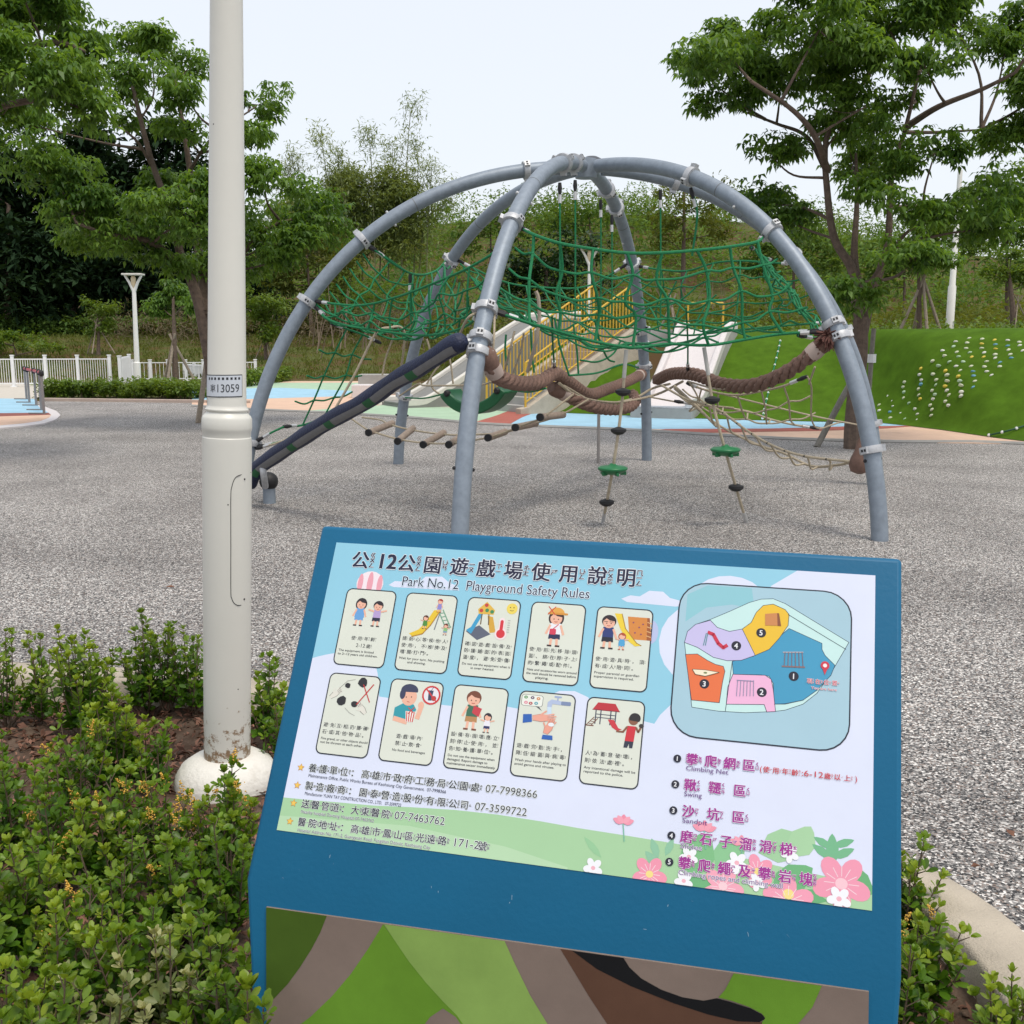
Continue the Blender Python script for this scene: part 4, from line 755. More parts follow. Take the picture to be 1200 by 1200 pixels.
def p_wash(a):
    a.rr(4, 4, 36, 24, 5, '#5b605e'); a.rr(4.8, 4.8, 34.4, 22.4, 4.4, '#eef2ea'); a.poly([(28, 27), (34, 27), (40, 36)], '#5b605e')
    for x, y, c in ((11, 10, '#4c9a5c'), (22, 10, '#5a4a6a'), (32, 11, '#d48a4a'), (12, 21, '#e48aa0'), (20, 22, '#b6343c'), (29, 21, '#46a5b5')): a.ell(x, y, 3.2, col=c, n=10); a.ell(x, y, 1.2, col='#f2e9e0', n=8)
    a.rr(70, 12, 16, 8, 2, '#7f8fb4'); a.poly([(48, 16), (54, 10), (70, 12), (70, 20), (56, 19), (55, 26), (48, 26)], '#b4c3e2'); a.rr(58, 2, 12, 3.4, 1.4, '#9fb0d6'); a.line([(64, 4), (64, 12)], 2, '#9fb0d6'); a.poly([(48, 26), (55, 26), (57, 48), (50, 48)], '#cfe4f5')
    a.poly([(10, 46), (24, 44), (26, 60), (11, 64)], '#2a62b8'); hand(a, 40, 50, 1.55, -.12, '#efab97', '#c97f6c'); a.poly([(46, 84), (62, 84), (63, 93), (45, 93)], '#2a62b8'); hand(a, 54, 70, 1.3, -1.25, '#eda490', '#c97f6c'); a.ell(58, 62, 5, 4, '#e9f2f8')
def p_vandal(a):
    a.poly([(18, 6), (46, 6), (54, 20), (10, 20)], '#c0303a'); a.line([(10, 20), (54, 20)], 1.6, '#8f232b')
    for x in (16, 24, 40, 48): a.line([(x, 20), (x, 46)], 1.8, '#3f4357')
    for y in (28, 34): a.line([(16, y), (48, y)], 1.4, '#3f4357')
    a.line([(14, 34), (2, 50)], 1.3, '#7a4a36'); a.line([(20, 36), (10, 50)], 1.3, '#7a4a36'); a.line([(2, 50), (14, 50)], 2, '#7a4a36')
    for i in range(3): a.line([(12-i*3, 38+i*4), (18-i*3, 39+i*4)], 1.1, '#7a4a36')
    a.poly([(36, 36), (46, 36), (54, 50), (60, 52), (52, 55), (44, 50)], '#cf3a44'); sk = '#8a5a42'
    a.ell(77, 32, 8, 10, sk); a.ell(79, 29, 9, 9.5, '#2a2528', 150, 400); a.poly([(68, 44), (82, 44), (80, 72), (66, 72)], '#d0303c'); a.line([(68, 46), (62, 56), (52, 56)], 3.4, sk); a.line([(82, 46), (86, 54), (90, 44)], 3.4, sk); a.ell(90, 42, 4, col='#3a3433', n=9)
    a.poly([(66, 72), (80, 72), (79, 84), (74, 84), (73, 76), (71, 84), (65, 84)], '#2f3547')
CARDS = [(p_age, ['使用年齡', '2-12歲'], ['The equipment is limited', 'to 2~12 years old children.'], 24), (p_slide, ['請耐心等候他人', '使用，不推擠及', '嘻鬧打鬥。'], ['Wait for your turn. No pushing', 'and shoving.'], 0), (p_hot, ['確認遊戲設備及', '防護鋪面的表面', '溫度，避免受傷'], ['Do not use the equipment when it', 'is over heated.'], 0),
         (p_girl, ['使用前先移除頭', '盔、綁在脖子上', '的繫繩或配件。'], ['Hats and accessories worn around', 'the neck should be removed before', 'playing.'], 0), (p_adult, ['使用遊具時，須', '有成人陪同。'], ['Proper parental or guardian', 'supervision is required.'], 0), (p_throw, ['避免互相扔擲礫', '石或其他物品。'], ['Fine gravel, or other objects should', 'not be thrown at each other.'], 0),
         (p_eat, ['遊戲場內', '禁止飲食'], ['No food and beverages'], 24), (p_report, ['設備有損壞應立', '刻停止使用，並', '告知養護單位。'], ['Do not use the equipment when', 'damaged. Report damage to', 'maintenance sector immediately'], 0), (p_wash, ['遊戲完勤洗手，', '降低細菌與病毒'], ['Wash your hands after playing to', 'avoid germs and viruses.'], 0), (p_vandal, ['人為蓄意破壞，', '則依法處裡。'], ['Any intentional damage will be', 'reported to the police.'], 0)]
for i, (pic, zl, el, ind) in enumerate(CARDS):
    cx, cy = 75+(i % 5)*111.8, (114.5, 266.5)[i//5]
    a = Art(z0=.0018); a.rr(cx, cy, 93.5, 138, 11, '#1c2230'); a.rr(cx+2, cy+2, 89.5, 134, 9.2, '#dfe4d8'); a.build('rule_card', poster)
    a = Art(lambda x, y, h=0., cx=cx, cy=cy: SP(cx+x, cy+y, h), .0019); k_ = {p_wash: .78, p_vandal: .86, p_throw: .95, p_adult: .95}.get(pic, 1.)
    a.fr = lambda x, y, h=0., cx=cx, cy=cy, k_=k_: SP(cx+x, cy+3+y*k_, h); pic(a); a.build('card_picture', poster)
    a = Art(lambda x, y, h=0., cx=cx, cy=cy: SP(cx+x, cy+y, h), .0019)
    y = {2: 84, 3: 77}[len(zl)]
    if i == 6: y = 90
    for k, s in enumerate(zl):
        if s == '2-12歲': latin(a, '2-12', 36, y+9, '#20242c', size=9.5); cjk(a, '歲', 55, y+9, 8, 12, '#20242c', .01)
        else: cjk(a, s, 6+ind*.8, y+8, 7.9, 11.9, '#20242c', .012)
        y += 11.6
    y += 1.5
    for s in el: latin(a, s, 6 if len(s) > 22 else 22, y+5, '#2a2e36', size=5.6, width=min(83, 2.7*len(s)), bold=.012); y += 6.3
    a.build('card_caption', poster)
# ---- contact lines
def star(a, x, y, r): a.poly([(x+(r if k % 2 == 0 else r*.48)*math.sin(k*math.pi/5), y-(r if k % 2 == 0 else r*.48)*math.cos(k*math.pi/5)) for k in range(10)], '#c98a2a'); a.poly([(x+(r*.75 if k % 2 == 0 else r*.36)*math.sin(k*math.pi/5), y-(r*.75 if k % 2 == 0 else r*.36)*math.cos(k*math.pi/5)) for k in range(10)], '#f4c95a')
for k, (zt, tel, en, xt) in enumerate((('養護單位：高雄市政府工務局公園處', '07-7998366', 'Maintenance Office, Public Works Bureau of Kaohsiung City Government.  07-7998366', 371), ('製造廠商：園泰營造股份有限公司', '07-3599722', 'Manufacturer YUAN TAY CONSTRUCTION CO., LTD.   07-3599722', 358), ('送醫管道：大東醫院', '07-7463762', 'Nearby hospital Da-tong Hospital 07-7463762', 228), ('醫院地址：高雄市鳳山區光遠路', '171-2', 'Hospital Address No. 171-2, Guangyuan Road, Fengshan District, Kaohsiung City', 330))):
    a = Art(z0=.0018); y = 434+k*29; star(a, 56, y-4, 6.5); ol = '#eef4f2'
    pitch = (xt-70)/len(zt)*.995; cjk(a, zt, 70, y, 14.5, pitch, '#141830', .016, outline=ol)
    wt = 84 if len(tel) > 6 else 40; latin(a, tel, xt+4, y, '#1b2034', width=wt, size=17, outline=ol)
    if k == 3: cjk(a, '號', xt+46, y, 14.5, 16, '#141830', .016, outline=ol)
    latin(a, en, 72, y+9.6, '#2a3048', width=min(2.95*len(en), 250), size=7.2, outline=ol if k > 1 else None); a.build('contact_line', poster)
# ---- site map
a = Art(z0=.0018); mp = lambda u, v: (658+(u-800)/200*268, 0)
a.rr(655, 62, 271, 254, 44, '#1b2436'); a.rr(657.2, 64.2, 266.6, 249.6, 42, '#a8ccdc'); a.poly([(668, 84), (700, 66), (770, 66), (776, 100), (740, 96), (700, 104), (668, 130)], '#8fcad6')
# outlines are given in the map inset's own scale, read off the print
def mq(pts): return [S_of(u, v) for u, v in pts]
Nn = SN
def S_of(cx, cy):                          # from enlarged-crop position to millimetres on the board
    r = ray(780+cx*280/1200, 640+cy*280/1200); o = np.array([0, 0, CAM_H]); t = ((SO-o)@Nn)/(r@Nn); q = o+r*t-SO; return (q@S1*1000, q@S2*1000)
def smooth2(p, n=5): P = [(*q, 0) for q in p]; return [tuple(q[:2]) for q in cr(P+[P[0]], n)[:-1]]
MINT = '#c9ecea'
def region(pts, col, sm_=False):
    p = mq(pts); p = smooth2(p) if sm_ else p; a.poly(p, col); a.line(p+[p[0]], .9, '#25394a')
region([(95, 485), (110, 430), (150, 395), (220, 372), (320, 330), (420, 285), (480, 268), (540, 266), (600, 290), (920, 485), (830, 640), (760, 740), (690, 795), (600, 825), (540, 832), (400, 838), (265, 830), (132, 810)], MINT)
region([(335, 580), (440, 555), (530, 500), (590, 440), (620, 415), (785, 490), (785, 520), (800, 550), (850, 600), (830, 650), (760, 725), (690, 775), (600, 795), (545, 795), (540, 690), (520, 655), (480, 648), (340, 645)], '#3f9cc4')
region([(95, 485), (110, 430), (150, 395), (225, 374), (260, 410), (320, 430), (385, 418), (450, 550), (380, 575), (310, 577), (240, 560), (160, 510)], '#cbc4ee')
region([(385, 418), (430, 385), (455, 335), (490, 300), (540, 293), (600, 320), (620, 345), (615, 400), (570, 465), (520, 520), (450, 550)], '#efc330')
region([(100, 545), (160, 543), (210, 575), (250, 595), (290, 605), (298, 630), (285, 690), (270, 788), (130, 774)], '#ea7440')
region([(338, 645), (500, 650), (530, 670), (540, 720), (552, 832), (508, 834), (495, 797), (305, 795), (312, 710)], '#f2b9dd')
a.line(mq([(615, 345), (905, 520)]), .9, '#25394a'); a.line(mq([(335, 580), (300, 830)]), .9, '#25394a'); a.line(mq([(545, 795), (600, 793), (690, 775)]), .9, '#25394a')
for n_, x, y in (('1', 643, 655), ('2', 483, 735), ('3', 195, 693), ('4', 355, 502), ('5', 480, 437)):
    cx, cy = S_of(x, y); a.ell(cx, cy, 7.6, col='#17182c'); latin(a, n_, cx-3.2, cy+4.2, '#f2f4f8', size=12, bold=.02)
p = mq([(500, 342), (560, 338), (580, 402), (500, 400)]); a.poly(p, '#d08a50'); p = mq([(560, 338), (570, 340), (580, 404), (562, 402)]); a.poly(p, '#8c5030')
a.line(mq([(215, 435), (240, 445), (265, 490), (290, 512), (308, 500)]), 5.5, '#d02f4a'); a.line(mq([(212, 440), (200, 500)]), 1.2, '#3c8f92'); a.line(mq([(205, 440), (190, 500)]), 1.2, '#3c8f92')
a.line(mq([(590, 535), (690, 535)]), 2, '#b0aeb8'); a.line(mq([(585, 605), (698, 610)]), 2.4, '#8a6f70')
for x in range(6): a.line(mq([(600+x*17, 535), (595+x*19, 606)]), 1.2, '#7b6a76')
a.line(mq([(358, 675), (442, 680)]), 1.2, '#8f8fb0')
for x in range(6): a.line(mq([(362+x*16, 676), (356+x*17, 755)]), 1, '#8f8fb0')
a.poly(mq([(135, 620), (200, 624), (270, 636), (200, 655), (150, 645)]), '#f6ecd0'); a.line(mq([(135, 620), (200, 624), (270, 636), (200, 655), (150, 645), (135, 620)]), .8, '#6a5a40'); a.ell(*S_of(200, 638), 3, 1.6, '#7d8a5a', n=10)
cx, cy = S_of(800, 608); a.poly([(cx-4, cy+2), (cx+4, cy+2), (cx, cy+13)], '#d0354a'); a.ell(cx, cy-2, 6.6, col='#d0354a'); a.ell(cx, cy-2, 3, col='#f8f0f2')
x, y = S_of(708, 688); cjk(a, '現在位置', x, y, 8.5, 12.4, '#c8304a', .012, outline='#f4f4fa'); x, y = S_of(730, 716); latin(a, 'You are here', x, y+1, '#c8304a', width=38, size=6, outline='#f4f4fa')
a.build('site_map', poster)
# ---- legend
PURP = '#a02890'
for k, (zt, en, pitch) in enumerate((('攀爬網區', 'Climbing Net', 28.5), ('鞦韆區', 'Swing', 37), ('沙坑區', 'Sandpit', 37), ('磨石子溜滑梯', 'Slides', 29), ('攀爬繩及攀岩塊', 'Climbing ropes and climbing wall', 29))):
    a = Art(z0=.0027); y = (356, 395, 434, 471, 509)[k]; a.ell(672, y-6, 6, col='#17182c'); latin(a, str(k+1), 669.5, y-2.6, '#f2f4f8', size=9.5, bold=.02)
    cjk(a, zt, 685, y, 19, pitch, PURP, .03, outline='#f4f2fb'); latin(a, en, 686, y+10, '#6d3f86', width=min(5.3*len(en), 150), size=10, outline='#f0eef8' if k > 2 else None)
    if k == 0:
        cjk(a, '使用年齡', 801, y, 10, 14, '#cf2f38', .012); latin(a, '(', 796, y, '#cf2f38', size=12); latin(a, ':6-12', 857, y, '#cf2f38', size=12.5, width=31); cjk(a, '歲以上', 890, y, 10, 14, '#cf2f38', .012); latin(a, ')', 934, y, '#cf2f38', size=12)
    a.build('legend_line', poster)
# ---- printed cloth panel on the upright front
FN = nrm(np.cross(hz, [0, 0, 1.])); FN = FN if FN[1] < 0 else -FN
def FP(u, v, h=0.):                        # photograph position -> upright front face
    r = ray(u, v); o = np.array([0, 0, CAM_H]); q0 = bl+FN*.0; t = ((q0-o)@FN)/(r@FN); return o+r*t+FN*h
z0_ = FP(313, 1300)[2]; panel_pts = [(313, 1062), (1018, 1161), (1014, 1420), (314, 1330)]
mb = MB(); mb.add([FP(u, v, .003) for u, v in panel_pts]+[FP(u, v, -.002) for u, v in panel_pts], [(0, 1, 2, 3), (4, 7, 6, 5), (0, 4, 5, 1), (1, 5, 6, 2), (2, 6, 7, 3), (3, 7, 4, 0)])
def cloth(nm, c): return M(nm, c, .8, var=.10, scale=9, bump=.05, bscale=700, spec=.2)
TAUPE = cloth('cloth_taupe', '#85766d'); panel = mb.build('cloth_panel', TAUPE, sign, smooth=False)
def cp(pts, mat, k, sm_=False):
    mb = MB(); q = [FP(u, v, .003+.0003*k) for u, v in pts]; mb.add(q, [tuple(range(len(q)))]); mb.build('cloth_shape', mat, panel, smooth=False)
OLV, GRN1, GRN2, BRN_, BLK = cloth('cloth_olive', '#47611f'), cloth('cloth_green', '#69952f'), cloth('cloth_light_green', '#8bac59'), cloth('cloth_brown', '#5f4436'), cloth('cloth_black', '#17181b')
cp([(313, 1062), (384, 1072), (376, 1092), (366, 1111), (352, 1133), (338, 1152), (320, 1171), (313, 1176)], OLV, 1)
cp([(450, 1081.5), (463, 1100), (480, 1125), (500, 1150), (520, 1172), (536, 1188), (548, 1205), (560, 1240), (300+40, 1240), (345, 1205), (365, 1190), (390, 1166), (412, 1140), (432, 1111)], GRN1, 1)
cp([(451, 1081.6), (592, 1101.3), (605, 1130), (622, 1165), (645, 1203), (660, 1240), (580, 1260), (548, 1205), (536, 1188), (520, 1172), (500, 1150), (480, 1125), (463, 1100)], GRN2, 2)
cp([(490, 1210), (505, 1190), (520, 1180), (535, 1190), (552, 1215), (560, 1260), (480, 1260)], TAUPE, 3)
cp([(657, 1110.5), (673, 1112.7), (700, 1132), (740, 1152), (790, 1172), (840, 1188), (880, 1196), (893, 1196), (890, 1240), (735, 1240), (713, 1200), (690, 1165), (672, 1135)], BRN_, 1)
cp([(671, 1112.5), (731, 1121), (738, 1132), (752, 1145), (775, 1158), (800, 1167), (825, 1171), (840, 1168), (855, 1172), (880, 1180), (893, 1187), (897, 1192), (890, 1196), (865, 1195), (830, 1187), (790, 1174), (740, 1154), (700, 1134)], BLK, 2)
cp([(860, 1138.8), (963, 1153.3), (952, 1178), (935, 1198), (918, 1215), (895, 1240), (893, 1196), (897, 1191), (893, 1186), (878, 1178), (858, 1171), (842, 1167), (850, 1158)], GRN1, 3)
# scuffs on the paint
rgs = np.random.default_rng(3)
for i in range(14):
    x, y = rgs.uniform(60, 940), rgs.uniform(545, 605); an = rgs.uniform(-.6, 2.2); l = rgs.uniform(1.5, 7); p = [SP(x, y, .0004), SP(x+l*math.cos(an), y+l*math.sin(an), .0004), SP(x+l*math.cos(an)+.6, y+l*math.sin(an)+.5, .0004), SP(x+.7, y+.4, .0004)]
    mb = MB(); mb.add(p, [(0, 1, 2, 3)]); mb.build('scratch', M('scratch_pale', (.25, .36, .45), .7), body, smooth=False)
# ------------------------------------------------------------------ white lamp post beside the sign
pb = G(266, 912, -.03); pb[2] = -.06; top = D(265.5, -700, pb[1]+.0)
ax = nrm(D(265.5, 0, pb[1])-D(266.5, 880, pb[1])); M3 = np.array(Vector(ax).to_track_quat('Z', 'Y').to_matrix())
if M3[2, 2] < 0: M3 = -M3
lamp = thing('lamp_post', 'thick white painted lamp post with a number plate beside the sign', 'lamp post', tuple(pb))
def hz_at(v):                              # height along the post axis seen at row v
    a = D(266, v, pb[1]); return a[2]-pb[2]
def PRW(px, v): d = D(266, v, pb[1]); return px/2/FPX*((d[1])*_c-(d[2]-CAM_H)*_s)
rb = PRW(53.5, 800); rc = PRW(55.5, 540); r1 = PRW(44.5, 470); r0 = PRW(37.5, 0)
h = [hz_at(v) for v in (880, 512, 505, 500, 488, 482, 478, 0)]
prof = [(rb*1.0, .02), (rb, h[0]), (rc*1.02, h[1]-.02), (rc, h[1]), (rc*.975, h[1]+.003), (rc*.99, h[2]), (rc*1.02, h[2]+.006), (rc*1.03, h[3]), (rc*1.02, h[4]-.004), (rc*.97, h[4]+.004), (r1*1.06, h[5]-.003), (r1*1.04, h[5]), (r1*1.11, h[5]+.006), (r1*1.11, h[6]-.002), (r1*1.02, h[6]+.006), (r1, h[6]+.012), (r0, h[7]), (r0*.86, h[7]+1.6)]
def pole_paint():
    m = M('post_paint', (.64, .63, .58), .38, var=.025, scale=2.5, bump=.03, bscale=30); n = m.node_tree; L = n.links; p = n.nodes['Principled BSDF']
    src = p.inputs['Base Color'].links[0].from_socket
    tc = n.nodes.new('ShaderNodeTexCoord'); sx = n.nodes.new('ShaderNodeSeparateXYZ'); L.new(tc.outputs['Object'], sx.inputs[0])
    nz = n.nodes.new('ShaderNodeTexNoise'); nz.inputs['Scale'].default_value = 28; nz.inputs['Detail'].default_value = 8; nz.inputs['Roughness'].default_value = .75
    L.new(tc.outputs['Object'], nz.inputs['Vector'])
    mr = n.nodes.new('ShaderNodeMapRange'); mr.inputs['From Min'].default_value = .05; mr.inputs['From Max'].default_value = .42; mr.inputs['To Min'].default_value = .20; mr.inputs['To Max'].default_value = -.1
    L.new(sx.outputs[2], mr.inputs['Value']); ad_ = n.nodes.new('ShaderNodeMath'); ad_.operation = 'ADD'; L.new(nz.outputs['Fac'], ad_.inputs[0]); L.new(mr.outputs[0], ad_.inputs[1])
    rp = n.nodes.new('ShaderNodeValToRGB'); rp.color_ramp.elements[0].position = .60; rp.color_ramp.elements[1].position = .66; L.new(ad_.outputs[0], rp.inputs[0])
    mm = n.nodes.new('ShaderNodeMix'); mm.data_type = 'RGBA'; L.new(rp.outputs[0], mm.inputs['Factor']); L.new(src, mm.inputs['A']); mm.inputs['B'].default_value = (.24, .16, .095, 1); L.new(mm.outputs['Result'], p.inputs['Base Color'])
    return m
PP = pole_paint(); mb = MB(); mb.lathe(prof, (0, 0, 0), 48, None, M3); mb.v[-1] = mb.v[-1]+pb; shaft = mb.build('shaft', PP, lamp, ang=.5)
# concrete footing
mb = MB(); Rf = .180; mb.lathe([(Rf, -.1), (Rf, .03), (Rf*.97, .055), (Rf*.87, .085), (Rf*.68, .108), (rb*1.05, .12), (rb*.9, .12)], pb, 40)
FOOT = M('footing_white', (.68, .66, .61), .75, scale=7, col2=(.45, .41, .35), thr=(.56, .8), bump=.4, bscale=60); mb.build('footing', FOOT, lamp, ang=.8)
# surface patches that follow the round shaft: a = angle from the camera-facing line, hh = height
fa = math.atan2(-pb[1], -pb[0])            # direction from the post to the camera
def rad(hh): return float(np.interp(hh, [q[1] for q in prof], [q[0] for q in prof]))
def on_shaft(a, hh, off=.0): r = rad(hh)+off; return pb+M3@np.array([0, 0, hh])+np.array([math.cos(fa+a)*r, math.sin(fa+a)*r, 0])
def wrap(a0, a1, z0, z1, off, name, mat, parent, n=14, th=.0015):
    mb = MB(); V = []
    for o in (off, off+th):
        for z in (z0, z1):
            V += [on_shaft(a, z, o) for a in np.linspace(a0, a1, n)]
    q = n; F = []
    for i in range(n-1): F += [(2*q+i, 2*q+i+1, 3*q+i+1, 3*q+i), (i, q+i, q+i+1, i+1), (q+i, 3*q+i, 3*q+i+1, q+i+1), (i, i+1, 2*q+i+1, 2*q+i)]
    F += [(0, 2*q, 3*q, q), (n-1, q+n-1, 3*q+n-1, 2*q+n-1)]; mb.add(V, F); return mb.build(name, mat, parent)
pz0, pz1 = hz_at(464), hz_at(438); pl = wrap(-1.75, .86, pz0, pz1, .0004, 'number_plate', M('plate_ink', '#22252b', .5), lamp, 24, .0008)
wrap(-1.72, .82, pz0+.003, pz1-.003, .0013, 'plate_face', M('plate_white', '#c9cfd8', .4, var=.04), pl, 24, .0004)
need([('13059', 0.), ('車', 0.)])
def plate_text(key, a0, zb_, hgt, wid):
    V, F, (x0, x1) = GLY[key]; y1 = V[:, 1].max(); y0 = V[:, 1].min(); mb = MB()
    mb.add([on_shaft(a0+(p[0]-x0)/(x1-x0)*wid, zb_+(p[1]-y0)/(y1-y0)*hgt, .0022) for p in V], F); mb.build('plate_lettering', M('plate_ink', '#22252b', .5), pl, smooth=False)
ph = pz1-pz0; plate_text(('13059', 0.), -.50, pz0+ph*.22, ph*.36, 1.12); plate_text(('車', 0.), -.95, pz0+ph*.22, ph*.36, .34)
mb = MB()
for i in range(9):
    a = -1.05+i*.21; V = [on_shaft(a+da, pz1-ph*.17+dz, .0022) for da, dz in ((-.055, -.004), (.055, -.004), (.055, .004), (-.055, .004))]; mb.add(V, [(0, 1, 2, 3)])
mb.build('plate_marks', M('plate_ink', '#22252b', .5), pl, smooth=False)
# inspection door: a thin gap line round the cover
dz0, dz1 = hz_at(705), hz_at(553); pth = []
A0, A1 = .13, 1.25
for a_, z_ in [(A1, dz1), (.55, dz1-.002), (.30, dz1-.012), (.17, dz1-.04), (A0, dz1-.075), (A0, (dz0+dz1)/2), (A0, dz0+.06), (.17, dz0+.03), (.30, dz0+.010), (.55, dz0+.002), (A1, dz0)]: pth.append(on_shaft(a_, z_, -.0002))
mb = MB(); mb.tube(cr(pth, 8), .0014, 6); mb.build('door_gap', M('gap_dark', (.05, .05, .05), .8), lamp)
for a_, z_ in ((.75, dz1-.018), (.75, dz0+.02)):
    c = on_shaft(a_, z_, .0); mb = MB(); mb.ball(c, .0035, None, 8, 5); mb.build('screw', M('gap_dark', (.05, .05, .05), .8), lamp)
for a_, z_ in ((.02, hz_at(587)), (.45, hz_at(801)), (-.85, hz_at(148))):
    c = on_shaft(a_, z_, -.001); mb = MB(); mb.ball(c, .0026, None, 8, 5); mb.build('rivet', M('gap_dark', (.05, .05, .05), .8), lamp)
# ------------------------------------------------------------------ mound: holds, ropes, slides, stairs
def hit_mound(u, v):
    r = ray(u, v); o = np.array([0, 0, CAM_H]); t = np.linspace(10, 40, 3000)[:, None]; P = o+r*t
    z = mound(P[:, 0], P[:, 1])+.022; i = np.argmax(P[:, 2] < z); return P[i]
HOLDS = [(190, 887), (177, 917), (200, 942), (203, 970), (187, 998), (187, 1027), (130, 962), (132, 990), (260, 847), (253, 872), (257, 896), (255, 926), (283, 952), (255, 974), (243, 1005), (262, 1032), (341, 778), (335, 809), (345, 837), (342, 857), (330, 880), (331, 911), (339, 931), (313, 982), (326, 1008), (324, 1037), (398, 740), (428, 764), (402, 807), (419, 835), (417, 860), (399, 888), (413, 909), (403, 932), (390, 962), (397, 984), (394, 1014), (450, 690), (460, 715), (484, 745), (463, 789), (471, 810), (472, 840), (462, 867), (471, 888), (481, 911), (466, 943), (480, 964), (515, 645), (504, 669), (520, 697), (530, 720), (553, 746), (518, 768), (538, 789), (528, 817), (535, 840), (541, 862), (543, 895), (541, 915), (582, 628), (573, 651), (568, 679), (586, 699), (595, 722), (593, 768), (603, 795), (606, 817), (612, 843), (602, 873), (648, 632), (646, 656), (646, 678), (658, 700), (655, 722), (671, 745), (660, 771), (672, 795), (695, 813), (710, 637), (715, 660), (716, 682), (714, 709), (713, 727), (737, 749), (737, 770), (777, 639), (776, 666), (780, 686), (789, 709), (795, 727), (835, 648), (837, 664), (850, 690)]
HM = [M('hold_'+n, c, .6, var=.15) for n, c in (('pale', (.55, .58, .42)), ('yellow', (.58, .45, .05)), ('white', (.62, .62, .55)), ('blue', (.12, .30, .42)), ('mint', (.38, .52, .36)))]
hm = []
for m_ in HM:
    mb = MB(); mb.lathe([(.040, -.03), (.044, .0), (.040, .012), (.028, .024), (.01, .029), (.001, .029)], (0, 0, 0), 9); me = shared(mb, 'climbing_hold', m_); hm.append(me)
for i, (x, y) in enumerate(HOLDS):
    p = hit_mound(1000+x/4.285, 250+y/4.285); k = [0, 2, 0, 1, 2, 3, 0, 4, 0, 2][(i*7+x) % 10]
    inst('climbing_hold', hm[k], Matrix.Translation(Vector(p))@Matrix.Rotation(math.radians(35), 4, 'X')@Matrix.Rotation(.5*math.sin(i*1.3), 4, 'Z')@Matrix.Scale(.82, 4)@Matrix.Diagonal((1.25, .55+.25*((i*5) % 3)/2, 1, 1)), turf)
def turf_rope(label, px, dots, mat):
    P = [hit_mound(*q)+np.array([0, -.02, .03]) for q in px]; o = thing('turf_rope', label, 'rope', tuple(P[0])); strand(P, .014, o, mat)
    Q = resample(cr(P), dots); 
    for q in Q: mb = MB(); mb.ball(q, .026, None, 8, 5); mb.build('knot', WHITE_F, o)
turf_rope('thin green rope with white knots lying up the turf mound behind the dome', [(893, 492), (898, 470), (905, 440), (911, 415), (914, 401)], 14, R_GRN)
turf_rope('dark green rope with pale knots at the bottom right of the turf mound', [(1158, 512), (1180, 507), (1200, 501), (1240, 488)], 6, M('dark_rope', (.01, .06, .03), .7))
# slides
def slide(name, label, b, t, zb_, zt_, w, body_m, rim_m, chute_m, run=.9, rim=.13, high=.17, topflat=.7, n=26):
    b, t = np.array(b), np.array(t); d = nrm(t-b); L = np.linalg.norm(t-b); nl = np.array([-d[1], d[0]]); o = thing(name, label, 'slide', (*b, 0))
    s = np.linspace(0, L+topflat, n); f = np.clip((s-run)/(L-run), 0, 1); z = zb_+(zt_-zb_)*(.75*f+.25*f*f*(3-2*f)); h2 = w/2
    def sweep(prof, nm, mat, bev=0.):     # prof: list of (across, height function of chute z)
        mb = MB(); V = np.array([[(*(b+d*s[i]+nl*a), g(z[i])) for a, g in prof] for i in range(n)]).reshape(-1, 3); k = len(prof)
        F = [(i*k+j, i*k+(j+1) % k, (i+1)*k+(j+1) % k, (i+1)*k+j) for i in range(n-1) for j in range(k)]+[tuple(range(k)), tuple((n-1)*k+j for j in range(k))[::-1]]
        mb.add(V, F); return mb.build(nm, mat, o, bevel=bev)
    sweep([(-h2, lambda q: -.1), (h2, lambda q: -.1), (h2, lambda q: q-.03), (-h2, lambda q: q-.03)], 'body', body_m)
    sweep([(-h2+rim-.02, lambda q: q-.05), (h2-rim+.02, lambda q: q-.05), (h2-rim+.02, lambda q: q+.02), (h2-rim-.06, lambda q: q), (-h2+rim+.06, lambda q: q), (-h2+rim-.02, lambda q: q+.02)], 'chute', chute_m)
    for sg_ in (-1, 1): sweep([(sg_*(h2+.004), lambda q: q-.06), (sg_*(h2+.004), lambda q: q+high-.03), (sg_*(h2-.03), lambda q: q+high), (sg_*(h2-rim+.03), lambda q: q+high), (sg_*(h2-rim), lambda q: q+high-.03), (sg_*(h2-rim), lambda q: q-.06)], 'rim', rim_m, .01)
    return o
sb = G(772, 492); slide('slide', 'white terrazzo slide running down the turf mound below the yellow frame', (sb[0]+.05, sb[1]+.15), (4.28, 23.2), .26, 1.76, 1.22, CONC_G, WHITE_ST, WHITE_ST)
slide('slide', 'wide grey concrete slide with white rims left of the yellow railed stairs', (-2.75, 23.7), (.75, 25.6), .12, 2.1, 1.35, M('dark_concrete', (.21, .21, .20), .85, var=.12, scale=2.5, bump=.2), M('rim_white', (.60, .58, .54), .6, var=.06), M('dark_concrete', (.21, .21, .20)), run=.5, rim=.12, high=.12)
o = thing('step_block', 'pale stepped concrete block at the foot of the grey slide', 'step', tuple(G(425, 468)))
for i, (u0, u1, v, h_) in enumerate(((412, 446, 467, .36), (420, 470, 463, .58))):
    g0, g1 = G(u0, v), G(u1, v); mb = MB(); mb.box(((g0[0]+g1[0])/2, g0[1]+.3, h_/2), (g1[0]-g0[0], .6, h_)); mb.build('step', (WHITE_ST, CONC_G)[i], o, bevel=.02)
YEL = M('yellow_paint', (.58, .36, .035), .45, var=.07, scale=8)
gf = thing('guard_frame', 'yellow tubular frame standing at the top of the white slide', 'frame', (4.3, 23.3, 1.75))
